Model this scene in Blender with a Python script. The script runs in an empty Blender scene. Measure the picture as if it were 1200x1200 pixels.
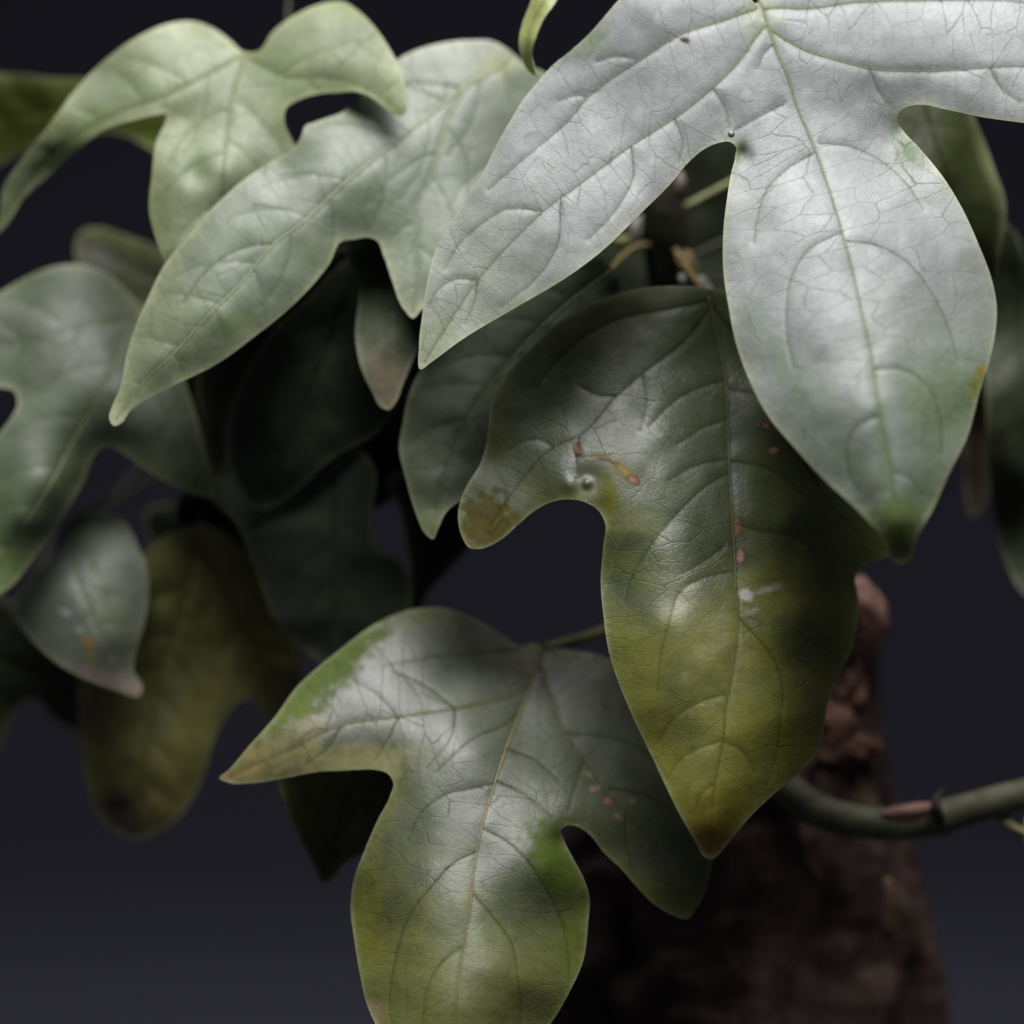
import bpy, bmesh, math, random
import numpy as np
from mathutils import Vector
from mathutils.geometry import delaunay_2d_cdt

# ------------------------------------------------------------------ camera
scene = bpy.context.scene
D0 = 0.8333                      # camera to focus plane (m)
K = 0.36                         # sensor / focal length
cam_data = bpy.data.cameras.new("camera")
cam = bpy.data.objects.new("camera", cam_data)
scene.collection.objects.link(cam)
cam.location = (0, -D0, 0)
cam.rotation_euler = (math.radians(90), 0, 0)
cam_data.lens = 100
cam_data.sensor_width = 36
cam_data.clip_start = 0.05
cam_data.clip_end = 50
cam_data.dof.use_dof = True
cam_data.dof.focus_distance = D0 - 0.002
cam_data.dof.aperture_fstop = 2.9
scene.camera = cam

# ------------------------------------------------------------------ light
world = bpy.data.worlds.new("World")
scene.world = world
world.use_nodes = True
world.node_tree.nodes["Background"].inputs[0].default_value = (0.75, 0.85, 1.0, 1)
world.node_tree.nodes["Background"].inputs[1].default_value = 0.02


def area_light(name, loc, target, sx, sy, power, col):
    ld = bpy.data.lights.new(name, 'AREA')
    ld.shape = 'RECTANGLE'
    ld.size, ld.size_y = sx, sy
    ld.energy = power
    ld.color = col
    lo = bpy.data.objects.new(name, ld)
    scene.collection.objects.link(lo)
    lo.location = loc
    lo.rotation_euler = (Vector(target) - Vector(loc)).to_track_quat('-Z', 'Y').to_euler()
    return lo


area_light("window_light", (0.02, -0.38, 1.16), (0.0, -0.05, 0.0), 1.0, 0.8, 33, (1.0, 0.972, 0.995))

scene.view_settings.view_transform = 'Standard'
scene.view_settings.look = 'None'
scene.view_settings.exposure = 0
scene.view_settings.gamma = 1
scene.render.engine = 'CYCLES'
scene.cycles.max_bounces = 6
scene.cycles.diffuse_bounces = 3
scene.cycles.glossy_bounces = 3
scene.cycles.transmission_bounces = 3

# ------------------------------------------------------------------ helpers
C = scene.collection


def unproject(px, py, d_mm):
    """photo pixel (1200 px frame) and depth behind the focus plane in mm -> world."""
    px = np.asarray(px, float); py = np.asarray(py, float)
    d = D0 + np.asarray(d_mm, float) * 0.001
    x = (px - 600) / 1200 * K * d
    z = (600 - py) / 1200 * K * d
    y = d - D0
    return np.stack([x, y, z], -1)


def P(px, py, d):
    return Vector(unproject(px, py, d))


def catmull(pts, step, closed=False):
    p = np.asarray(pts, float)
    n = len(p)
    out = []
    rng = range(n) if closed else range(n - 1)
    for i in rng:
        if closed:
            a, b, c, d = p[(i - 1) % n], p[i], p[(i + 1) % n], p[(i + 2) % n]
        else:
            a, b, c, d = p[max(i - 1, 0)], p[i], p[i + 1], p[min(i + 2, n - 1)]
        L = np.linalg.norm((c - b)[:2])
        k = max(1, int(round(L / step)))
        # centripetal-like tangents keep sharp tips from overshooting
        la, lb, lc = (np.linalg.norm((b - a)[:2]) + 1e-6, L + 1e-6, np.linalg.norm((d - c)[:2]) + 1e-6)
        m1 = ((b - a) / la * lb + (c - b) / lb * la) / (la + lb) * lb
        m2 = ((c - b) / lb * lc + (d - c) / lc * lb) / (lb + lc) * lb
        if not closed:
            if i == 0: m1 = c - b
            if i == n - 2: m2 = c - b
        for j in range(k):
            t = j / k
            t2, t3 = t * t, t * t * t
            out.append((2*t3 - 3*t2 + 1) * b + (t3 - 2*t2 + t) * m1 + (-2*t3 + 3*t2) * c + (t3 - t2) * m2)
    if not closed:
        out.append(p[-1])
    return np.array(out)


def seg_dist(q, A, B, tile=40.0):
    """distance from points q to segments A-B; also index of nearest and its t (tiled)."""
    q = np.asarray(q, float)
    dist = np.empty(len(q)); idx = np.empty(len(q), int); tt = np.empty(len(q))

    def raw(p, a, b):
        ab = b - a
        l2 = (ab ** 2).sum(1) + 1e-9
        vx = p[:, None, 0] - a[None, :, 0]; vy = p[:, None, 1] - a[None, :, 1]
        t = np.clip((vx * ab[:, 0] + vy * ab[:, 1]) / l2, 0, 1)
        d2 = (vx - t * ab[:, 0]) ** 2 + (vy - t * ab[:, 1]) ** 2
        k = d2.argmin(1); r = np.arange(len(k))
        return d2, np.sqrt(d2[r, k]), k, t[r, k]
    ij = np.floor(q / tile).astype(int)
    key = ij[:, 0] * 100003 + ij[:, 1]
    order = np.argsort(key, kind='stable')
    cuts = np.flatnonzero(np.diff(key[order])) + 1
    for grp in np.split(order, cuts):
        c = (ij[grp[0]] + .5) * tile
        d2 = raw(c[None], A, B)[0][0]
        dc = np.sqrt(d2)
        keep = np.flatnonzero(dc <= dc.min() + tile * 1.45)
        _, d, k, t = raw(q[grp], A[keep], B[keep])
        dist[grp] = d; idx[grp] = keep[k]; tt[grp] = t
    return dist, idx, tt


def inside(q, poly):
    x, y = q[:, 0], q[:, 1]
    res = np.zeros(len(q), bool)
    n = len(poly)
    for i in range(n):
        x1, y1 = poly[i]; x2, y2 = poly[(i + 1) % n]
        if y1 == y2: continue
        c = ((y1 > y) != (y2 > y)) & (x < (x2 - x1) * (y - y1) / (y2 - y1) + x1)
        res ^= c
    return res


def vnoise(x, y, scale, seed):
    r = np.random.RandomState(seed).rand(64, 64) * 2 - 1
    u, v = np.asarray(x) / scale + 7.3, np.asarray(y) / scale + 3.1
    i, j = np.floor(u).astype(int), np.floor(v).astype(int)
    f, g = u - i, v - j
    f = f * f * (3 - 2 * f); g = g * g * (3 - 2 * g)
    g00 = r[i % 64, j % 64]; g10 = r[(i + 1) % 64, j % 64]
    g01 = r[i % 64, (j + 1) % 64]; g11 = r[(i + 1) % 64, (j + 1) % 64]
    return (g00 * (1 - f) + g10 * f) * (1 - g) + (g01 * (1 - f) + g11 * f) * g


def fbm(x, y, scale, seed):
    return vnoise(x, y, scale, seed) * .6 + vnoise(x, y, scale / 2.1, seed + 1) * .28 + vnoise(x, y, scale / 4.3, seed + 2) * .14


class RBF:
    def __init__(self, ctrl, lam=0.3):
        c = np.asarray(ctrl, float)
        self.p = c[:, :2] / 100
        n = len(c)
        A = self.phi(self.p, self.p) + lam * 0.02 * np.eye(n)
        Q = np.c_[np.ones(n), self.p]
        M = np.block([[A, Q], [Q.T, np.zeros((3, 3))]])
        self.w = np.linalg.solve(M, np.r_[c[:, 2], 0, 0, 0])

    @staticmethod
    def phi(a, b):
        r2 = ((a[:, None] - b[None]) ** 2).sum(2)
        return 0.5 * r2 * np.log(r2 + 1e-9)

    def __call__(self, q):
        q = np.asarray(q, float) / 100
        return self.phi(q, self.p) @ self.w[:-3] + np.c_[np.ones(len(q)), q] @ self.w[-3:]


def link(o, parent=None):
    C.objects.link(o)
    if parent is not None:
        o.parent = parent
        o.matrix_parent_inverse.identity()
    return o


def world_pos(o):
    v = Vector(o.location)
    while o.parent:
        o = o.parent
        v += o.location
    return v


def mesh_obj(name, verts, faces, mats, parent, origin):
    """one mesh object; verts in world metres, origin = world point for its pivot."""
    me = bpy.data.meshes.new(name)
    v = np.asarray(verts, float) - np.array(origin)
    me.from_pydata(v.tolist(), [], [tuple(f) for f in faces])
    me.polygons.foreach_set("use_smooth", [True] * len(me.polygons))
    for m in mats: me.materials.append(m)
    o = bpy.data.objects.new(name, me)
    link(o, parent)
    pw = world_pos(parent) if parent else Vector((0, 0, 0))
    o.location = Vector(origin) - pw
    return o


def tube(path, radii, sides=10, cap=True, squash=1.0, jitter=0, seed=0):
    path = [Vector(p) for p in path]
    rnd = random.Random(seed)
    verts, faces = [], []
    n = len(path)
    up = Vector((0, -1, 0.03))
    for i, p in enumerate(path):
        t = (path[min(i + 1, n - 1)] - path[max(i - 1, 0)]).normalized()
        a = t.cross(up)
        if a.length < 1e-4: a = t.cross(Vector((1, 0, 0)))
        a.normalize(); b = a.cross(t).normalized()
        for k in range(sides):
            th = 2 * math.pi * k / sides
            r = radii[i] * (1 + jitter * (rnd.random() - .5))
            verts.append(p + a * math.cos(th) * r + b * math.sin(th) * r * squash)
    for i in range(n - 1):
        for k in range(sides):
            k2 = (k + 1) % sides
            faces.append((i*sides + k, i*sides + k2, (i+1)*sides + k2, (i+1)*sides + k))
    if cap:
        verts.append(path[0]); verts.append(path[-1])
        c0, c1 = len(verts) - 2, len(verts) - 1
        for k in range(sides):
            k2 = (k + 1) % sides
            faces.append((c0, k2, k)); faces.append((c1, (n-1)*sides + k, (n-1)*sides + k2))
    return verts, faces


# ------------------------------------------------------------------ materials
def new_mat(name):
    m = bpy.data.materials.new(name)
    m.use_nodes = True
    nt = m.node_tree
    return m, nt, nt.nodes["Principled BSDF"]


def N(nt, typ, **kw):
    n = nt.nodes.new(typ)
    for k, v in kw.items():
        if hasattr(n, k) and not k.startswith('in_'):
            setattr(n, k, v)
    return n


def math_node(nt, op, a, b=None, clamp=False):
    n = nt.nodes.new('ShaderNodeMath'); n.operation = op; n.use_clamp = clamp
    for i, v in enumerate((a, b)):
        if v is None: continue
        if isinstance(v, (int, float)): n.inputs[i].default_value = v
        else: nt.links.new(v, n.inputs[i])
    return n.outputs[0]


def mix_col(nt, fac, a, b, mode='MIX'):
    n = nt.nodes.new('ShaderNodeMix'); n.data_type = 'RGBA'; n.blend_type = mode
    if isinstance(fac, (int, float)): n.inputs[0].default_value = fac
    else: nt.links.new(fac, n.inputs[0])
    for i, v in ((6, a), (7, b)):
        if isinstance(v, tuple): n.inputs[i].default_value = (*v, 1) if len(v) == 3 else v
        else: nt.links.new(v, n.inputs[i])
    return n.outputs[2]


def map_range(nt, v, a, b, c, d, smooth=False):
    n = nt.nodes.new('ShaderNodeMapRange')
    if smooth: n.interpolation_type = 'SMOOTHSTEP'
    nt.links.new(v, n.inputs[0])
    for i, x in enumerate((a, b, c, d)): n.inputs[i + 1].default_value = x
    return n.outputs[0]


def noise_tex(nt, vec, scale, detail=4, rough=.55):
    n = nt.nodes.new('ShaderNodeTexNoise')
    n.inputs['Scale'].default_value = scale
    n.inputs['Detail'].default_value = detail
    n.inputs['Roughness'].default_value = rough
    nt.links.new(vec, n.inputs['Vector'])
    return n


def leaf_material(name, rough=0.40, spec=0.5, coat=0.25, net=1.0, bump=1.0, trans=0.12, wax=0.0):
    m, nt, bsdf = new_mat(name)
    uv = N(nt, 'ShaderNodeUVMap'); uv.uv_map = 'leaf_plane'
    uv2 = N(nt, 'ShaderNodeUVMap'); uv2.uv_map = 'vein_space'
    col = N(nt, 'ShaderNodeAttribute'); col.attribute_name = 'pigment'
    vein = N(nt, 'ShaderNodeAttribute'); vein.attribute_name = 'vein'
    matte = N(nt, 'ShaderNodeAttribute'); matte.attribute_name = 'matte'
    # warped vein-space coordinates for the fine net
    wn = noise_tex(nt, uv.outputs[0], 130, 3)
    sub = N(nt, 'ShaderNodeVectorMath'); sub.operation = 'SUBTRACT'
    nt.links.new(wn.outputs['Color'], sub.inputs[0]); sub.inputs[1].default_value = (.5, .5, .5)
    scl = N(nt, 'ShaderNodeVectorMath'); scl.operation = 'SCALE'
    nt.links.new(sub.outputs[0], scl.inputs[0]); scl.inputs[3].default_value = 0.0024
    add = N(nt, 'ShaderNodeVectorMath'); add.operation = 'ADD'
    nt.links.new(uv2.outputs[0], add.inputs[0]); nt.links.new(scl.outputs[0], add.inputs[1])
    addu = N(nt, 'ShaderNodeVectorMath'); addu.operation = 'ADD'
    nt.links.new(uv.outputs[0], addu.inputs[0]); nt.links.new(scl.outputs[0], addu.inputs[1])

    def vor(vec, scale):
        v = nt.nodes.new('ShaderNodeTexVoronoi')
        v.voronoi_dimensions = '2D'; v.feature = 'DISTANCE_TO_EDGE'
        v.inputs['Scale'].default_value = scale
        nt.links.new(vec, v.inputs['Vector'])
        return v.outputs['Distance']
    v1 = vor(add.outputs[0], 135)          # tertiary veins, cells 6-7 mm
    v2 = vor(addu.outputs[0], 420)         # net between them
    # patchy visibility
    pn = noise_tex(nt, uv.outputs[0], 38, 2)
    patch = map_range(nt, pn.outputs[0], .35, .66, .35, 1)
    l1 = map_range(nt, v1, 0.0, 0.042, 1, 0, True)
    l2 = map_range(nt, v2, 0.0, 0.10, 1, 0, True)
    l1p = math_node(nt, 'MULTIPLY', l1, patch)
    l2p = math_node(nt, 'MULTIPLY', l2, patch)
    # colour
    n1 = noise_tex(nt, uv.outputs[0], 45, 5, .6)
    n2 = noise_tex(nt, uv.outputs[0], 420, 3, .6)
    f1 = map_range(nt, n1.outputs[0], .3, .7, .78, 1.22)
    f2 = map_range(nt, n2.outputs[0], .3, .7, .88, 1.12)
    f = math_node(nt, 'MULTIPLY', f1, f2)
    base = nt.nodes.new('ShaderNodeVectorMath'); base.operation = 'SCALE'
    nt.links.new(col.outputs['Color'], base.inputs[0]); nt.links.new(f, base.inputs[3])
    c = base.outputs[0]
    dark = mix_col(nt, 1.0, c, (.45, .50, .34), 'MULTIPLY')
    c = mix_col(nt, math_node(nt, 'MULTIPLY', l1p, .75 * net), c, dark)
    c = mix_col(nt, math_node(nt, 'MULTIPLY', l2p, .30 * net), c, dark)
    dark2 = mix_col(nt, 1.0, c, (.34, .38, .20), 'MULTIPLY')
    c = mix_col(nt, math_node(nt, 'MULTIPLY', vein.outputs['Fac'], .8), c, dark2)
    nt.links.new(c, bsdf.inputs['Base Color'])
    # gloss, broken up by the net and by wax wear
    rn = noise_tex(nt, uv.outputs[0], 75, 5, .65)
    r = map_range(nt, rn.outputs[0], .3, .7, rough - .07, rough + .10)
    r = math_node(nt, 'ADD', r, math_node(nt, 'MULTIPLY', l1p, .12))
    r = math_node(nt, 'ADD', r, matte.outputs['Fac'], True)
    nt.links.new(r, bsdf.inputs['Roughness'])
    wx = math_node(nt, 'MULTIPLY', vein.outputs['Fac'], -.85)
    wx = math_node(nt, 'ADD', wx, math_node(nt, 'MULTIPLY', l1p, -.80 * net))
    wx = math_node(nt, 'ADD', wx, math_node(nt, 'MULTIPLY', l2p, -.25 * net))
    wx = math_node(nt, 'ADD', wx, math_node(nt, 'MULTIPLY', matte.outputs['Fac'], -3.0))
    wn2 = noise_tex(nt, uv.outputs[0], 60, 5, .65)
    wx = math_node(nt, 'ADD', wx, map_range(nt, wn2.outputs[0], .3, .7, .72, 1.12))
    wx = math_node(nt, 'MAXIMUM', wx, .08)
    nt.links.new(math_node(nt, 'MULTIPLY', wx, spec), bsdf.inputs['Specular IOR Level'])
    nt.links.new(math_node(nt, 'MULTIPLY', wx, coat), bsdf.inputs['Coat Weight'])
    bsdf.inputs['Coat Roughness'].default_value = rough * .9
    # relief
    mn = noise_tex(nt, uv.outputs[0], 1300, 3, .6)
    mm = noise_tex(nt, uv.outputs[0], 260, 4, .6)
    h = math_node(nt, 'MULTIPLY', l1p, -.42 * net)
    h = math_node(nt, 'ADD', h, math_node(nt, 'MULTIPLY', l2p, -.30 * net))
    h = math_node(nt, 'ADD', h, math_node(nt, 'MULTIPLY', mn.outputs[0], .26))
    h = math_node(nt, 'ADD', h, math_node(nt, 'MULTIPLY', mm.outputs[0], .45))
    bmp = N(nt, 'ShaderNodeBump')
    bmp.inputs['Strength'].default_value = .55 * bump
    bmp.inputs['Distance'].default_value = 0.00042
    nt.links.new(h, bmp.inputs['Height'])
    nt.links.new(bmp.outputs[0], bsdf.inputs['Normal'])
    nt.links.new(bmp.outputs[0], bsdf.inputs['Coat Normal'])
    # thin-blade translucency
    tr = N(nt, 'ShaderNodeBsdfTranslucent')
    tc = mix_col(nt, 1.0, c, (1.3, 1.35, .55), 'MULTIPLY')
    nt.links.new(tc, tr.inputs[0])
    mx = N(nt, 'ShaderNodeMixShader'); mx.inputs[0].default_value = trans
    nt.links.new(bsdf.outputs[0], mx.inputs[1]); nt.links.new(tr.outputs[0], mx.inputs[2])
    out = nt.nodes['Material Output']
    nt.links.new(mx.outputs[0], out.inputs[0])
    return m


def plain_mat(name, c1, c2, scale, rough=.5, spec=.4, bump=0.3, dist=0.0005, stretch=None):
    m, nt, bsdf = new_mat(name)
    tc = N(nt, 'ShaderNodeTexCoord')
    vec = tc.outputs['Object']
    if stretch:
        mp = N(nt, 'ShaderNodeMapping'); mp.inputs['Scale'].default_value = stretch
        nt.links.new(vec, mp.inputs[0]); vec = mp.outputs[0]
    n = noise_tex(nt, vec, scale, 6, .62)
    f = map_range(nt, n.outputs[0], .32, .68, 0, 1, True)
    nt.links.new(mix_col(nt, f, c1, c2), bsdf.inputs['Base Color'])
    bsdf.inputs['Roughness'].default_value = rough
    bsdf.inputs['Specular IOR Level'].default_value = spec
    b = N(nt, 'ShaderNodeBump'); b.inputs['Strength'].default_value = bump; b.inputs['Distance'].default_value = dist
    nt.links.new(n.outputs[0], b.inputs['Height']); nt.links.new(b.outputs[0], bsdf.inputs['Normal'])
    return m


M_WAXY = leaf_material('waxy_leaf', rough=.49, spec=.6, coat=.55, net=.55, bump=.6, trans=.08)
M_GLOSS = leaf_material('glossy_leaf', rough=.43, spec=.7, coat=.65, net=.5, bump=.9, trans=.18)
M_SATIN = leaf_material('satin_leaf', rough=.49, spec=.75, coat=.75, net=.55, bump=.9, trans=.18)
M_SOFT = leaf_material('soft_leaf', rough=.50, spec=.5, coat=.30, net=.45, bump=.5, trans=.12)
M_DULL = leaf_material('dull_leaf', rough=.55, spec=.35, coat=.0, net=.4, bump=.4, trans=.10)
M_RIM = plain_mat('leaf_rim', (.33, .36, .20), (.46, .46, .28), 300, .5, .4, 0)
M_RIM_DARK = plain_mat('leaf_rim_dark', (.10, .12, .05), (.16, .17, .07), 300, .5, .4, 0)
M_UNDER = plain_mat('leaf_underside', (.14, .19, .08), (.19, .24, .11), 120, .6, .3, .3)
M_VEIN = plain_mat('vein_olive', (.16, .18, .07), (.26, .27, .12), 500, .45, .4, .3, .0002)
M_VEIN_DARK = plain_mat('vein_dark', (.085, .095, .035), (.13, .14, .055), 500, .5, .3, .3, .0002)
M_VEIN_PALE = plain_mat('vein_pale', (.30, .34, .18), (.40, .43, .25), 400, .45, .4, .2, .0002)
M_VEIN_TAN = plain_mat('vein_tan', (.20, .17, .06), (.30, .25, .09), 400, .45, .4, .2, .0002)
M_STALK = plain_mat('leaf_stalk_green', (.13, .15, .05), (.22, .22, .09), 250, .45, .4, .3)
M_STALK_TAN = plain_mat('leaf_stalk_tan', (.12, .10, .03), (.18, .14, .05), 250, .5, .35, .3)
M_STEM_DARK = plain_mat('stem_dark', (.018, .02, .010), (.035, .035, .018), 160, .6, .3, .4)
M_GLAND = plain_mat('gland_clear', (.12, .15, .07), (.18, .21, .11), 800, .12, .6, 0)


# ------------------------------------------------------------------ backdrop
def build_backdrop():
    floor_z = -0.265
    prof = [(-1.6, floor_z), (1.30, floor_z)]
    R = 0.9
    for i in range(1, 25):
        a = math.pi / 2 * i / 24
        prof.append((1.30 + R * math.sin(a), floor_z + R * (1 - math.cos(a))))
    prof.append((1.30 + R, 2.6))
    xs = [-2.2 + 4.4 * i / 12 for i in range(13)]
    v = [(x, y, z) for (y, z) in prof for x in xs]
    n = len(xs)
    f = [(j*n + i, j*n + i + 1, (j+1)*n + i + 1, (j+1)*n + i) for j in range(len(prof) - 1) for i in range(n - 1)]
    m = plain_mat('navy_paper', (.0245, .0245, .0350), (.0275, .0275, .0390), 60, .85, .12, .25, .0003)
    o = mesh_obj('backdrop', v, f, [m], None, (0, 0, 0))
    o['kind'] = 'structure'
    o['label'] = 'dark navy seamless paper backdrop curving down behind the plant'
    return floor_z


FLOOR_Z = build_backdrop()

# ------------------------------------------------------------------ the plant
TRUNK_AXIS = [  # photo px, py, radius px, depth mm
    (845, 1520, 330, 130), (846, 1380, 292, 128), (850, 1260, 262, 126), (856, 1150, 236, 123), (862, 1040, 216, 120),
    (856, 960, 204, 117), (890, 885, 156, 114), (932, 812, 103, 112), (945, 750, 86, 110),
    (940, 700, 76, 108), (925, 655, 60, 106), (905, 610, 46, 104), (885, 570, 34, 102)]
base_pt = P(845, 1520, 130)
plant = bpy.data.objects.new('leafy_plant', None)
plant.location = (base_pt.x, base_pt.y, FLOOR_Z)
C.objects.link(plant)
plant['label'] = 'woody plant with thick brown trunk and drooping glossy lobed green leaves'
plant['category'] = 'plant'


def build_trunk():
    ax = catmull([(a, b, r, d) for a, b, r, d in TRUNK_AXIS], 6)
    pts = unproject(ax[:, 0], ax[:, 1], ax[:, 3])
    rad = ax[:, 2] / 1200 * K * (D0 + ax[:, 3] * .001)
    pts[:, 2] = pts[:, 2] + 0
    sides = 110
    verts, cols = [], []
    th = np.linspace(0, 2 * math.pi, sides, endpoint=False)
    rows = len(pts)
    for i in range(rows):
        s = i * 6.0
        u = th / (2 * math.pi) * 600
        # ridged bark: vertical furrows plus flaky steps (periodic in u by blending)
        w = np.abs((u / 600) - .5) * 2
        def per(fn): return fn(u) * (1 - w ** 6) + fn(u - 600) * 0 + fn(np.zeros_like(u)) * w ** 6
        ridg = per(lambda q: fbm(q * 1.0, np.full_like(q, s * .22), 30, 5))
        flake = per(lambda q: fbm(q * 1.0, np.full_like(q, s * .30), 46, 15))
        fine = per(lambda q: vnoise(q, np.full_like(q, s), 9, 25))
        h = 1 + .085 * ridg + .07 * np.where(flake > .08, 1, np.clip(flake / .08, -1, 1)) * .5 + .012 * fine
        flare = 1.0
        r = rad[i] * h * flare
        x = pts[i, 0] + np.cos(th) * r
        y = pts[i, 1] + np.sin(th) * r * .9
        z = np.full_like(x, pts[i, 2]) + .0015 * ridg
        verts += list(zip(x, y, z))
        t = np.clip(.45 + .55 * flake + .35 * ridg, 0, 1)[:, None]
        a = np.array([.020, .013, .011]); b = np.array([.145, .090, .072]); 
        c = a * (1 - t) + b * t
        lich = np.clip((per(lambda q: fbm(q, np.full_like(q, s * .3), 60, 44)) - .22) * 4, 0, 1)[:, None]
        c = c * (1 - .6 * lich) + np.array([.19, .125, .085]) * .6 * lich
        cols += list(np.c_[c, np.ones(sides)])
    # sink the foot exactly to the floor
    verts = np.array(verts)
    verts[:, 2] = np.maximum(verts[:, 2], FLOOR_Z - .002)
    f = []
    for i in range(rows - 1):
        for k in range(sides):
            k2 = (k + 1) % sides
            f.append((i*sides + k, i*sides + k2, (i+1)*sides + k2, (i+1)*sides + k))
    f.append(tuple(range((rows-1)*sides, rows*sides)))
    m, nt, bsdf = new_mat('reddish_bark')
    at = N(nt, 'ShaderNodeAttribute'); at.attribute_name = 'bark'
    tc = N(nt, 'ShaderNodeTexCoord')
    mp = N(nt, 'ShaderNodeMapping'); mp.inputs['Scale'].default_value = (1, 1, .35)
    nt.links.new(tc.outputs['Object'], mp.inputs[0])
    n = noise_tex(nt, mp.outputs[0], 110, 7, .65)
    fac = map_range(nt, n.outputs[0], .3, .7, .45, 1.5)
    sc = nt.nodes.new('ShaderNodeVectorMath'); sc.operation = 'SCALE'
    nt.links.new(at.outputs['Color'], sc.inputs[0]); nt.links.new(fac, sc.inputs[3])
    nt.links.new(sc.outputs[0], bsdf.inputs['Base Color'])
    bsdf.inputs['Roughness'].default_value = .72
    bsdf.inputs['Specular IOR Level'].default_value = .25
    b = N(nt, 'ShaderNodeBump'); b.inputs['Strength'].default_value = .9; b.inputs['Distance'].default_value = .003
    nt.links.new(n.outputs[0], b.inputs['Height']); nt.links.new(b.outputs[0], bsdf.inputs['Normal'])
    o = mesh_obj('trunk', verts, f, [m], plant, tuple(plant.location))
    ca = o.data.color_attributes.new('bark', 'FLOAT_COLOR', 'POINT')
    ca.data.foreach_set('color', np.array(cols).ravel())
    return o


trunk = build_trunk()

# branch scar and knots on the trunk
M_SCAR = plain_mat('pink_scar', (.26, .135, .105), (.38, .21, .165), 220, .6, .3, .6, .001)
M_KNOT = plain_mat('orange_bark', (.075, .036, .024), (.20, .095, .06), 240, .65, .3, .8, .002)


def lump(name, cx, cy, d, rx, ry, rz, mat, parent, seed, rough=.25, tilt=0):
    """irregular lump of bark: displaced sphere."""
    bm = bmesh.new()
    bmesh.ops.create_icosphere(bm, subdivisions=4, radius=1)
    s = K / 1200 * (D0 + d * .001)
    c = P(cx, cy, d)
    v = []
    for q in bm.verts:
        n = q.co.copy()
        k = 1 + rough * float(fbm(np.array([n.x * 40 + n.y * 13]), np.array([n.z * 40 - n.y * 21]), 22, seed)[0])
        x, z = n.x * rx * k, n.z * rz * k
        ca, sa = math.cos(tilt), math.sin(tilt)
        v.append((c.x + (x * ca - z * sa) * s, c.y + n.y * ry * k * s, c.z + (x * sa + z * ca) * s))
    f = [tuple(w.index for w in q.verts) for q in bm.faces]
    bm.free()
    return mesh_obj(name, v, f, [mat], parent, tuple(c))


lump('branch_stub', 1014, 712, 84, 24, 22, 46, M_SCAR, trunk, 3, .5, .35)
lump('bark_knot', 986, 866, 84, 40, 22, 30, M_KNOT, trunk, 8, .9, .2)
lump('bark_knot', 994, 822, 88, 16, 20, 40, M_KNOT, trunk, 18, .9, -.25)
lump('bark_knot', 1042, 1085, 84, 15, 16, 52, plain_mat('tan_bark', (.13, .075, .045), (.21, .125, .08), 130, .7, .25, .8, .002), trunk, 28, .5, .12)

# ------------------------------------------------------------------ leaves
def auto_veins(prims, poly, spacing=52, seed=1, skip=()):
    """secondary veins that leave a primary at an angle and arch towards the tip."""
    rnd = random.Random(seed)
    out = []
    for pi, pr in enumerate(prims):
        if pi in skip: continue
        c = catmull(pr, 4)
        L = np.r_[0, np.cumsum(np.linalg.norm(np.diff(c, axis=0), axis=1))]
        if L[-1] < 90: continue
        for side in (1, -1):
            s = spacing * (.6 + .4 * rnd.random()) + (spacing * .4 if side > 0 else 0)
            while s < L[-1] - 25:
                i = int(np.searchsorted(L, s))
                t = c[min(i + 2, len(c) - 1)] - c[max(i - 2, 0)]
                a0 = math.atan2(t[1], t[0])
                ang = a0 + side * math.radians(58 + 12 * rnd.random())
                p = c[i].copy(); path = [p.copy()]
                for k in range(26):
                    p = p + 4.2 * np.array([math.cos(ang), math.sin(ang)])
                    ang -= side * math.radians(1.9)
                    ang += math.radians(rnd.uniform(-3, 3))
                    path.append(p.copy())
                path = np.array(path)
                ok = inside(path, poly)
                n = int(np.argmin(ok)) if not ok.all() else len(path)
                if n > 5:
                    path = path[:n]
                    A = np.concatenate([catmull(q, 4)[:-1] for j, q in enumerate(prims) if j != pi] or [np.zeros((1, 2)) - 999])
                    dd = np.sqrt(((path[:, None] - A[None]) ** 2).sum(2)).min(1)
                    cut = np.where(dd[3:] < 9)[0]
                    if len(cut): path = path[:cut[0] + 3]
                    if len(path) > 4: out.append([tuple(q) for q in path[::3]])
                s += spacing * (.8 + .4 * rnd.random())
    return out


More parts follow.
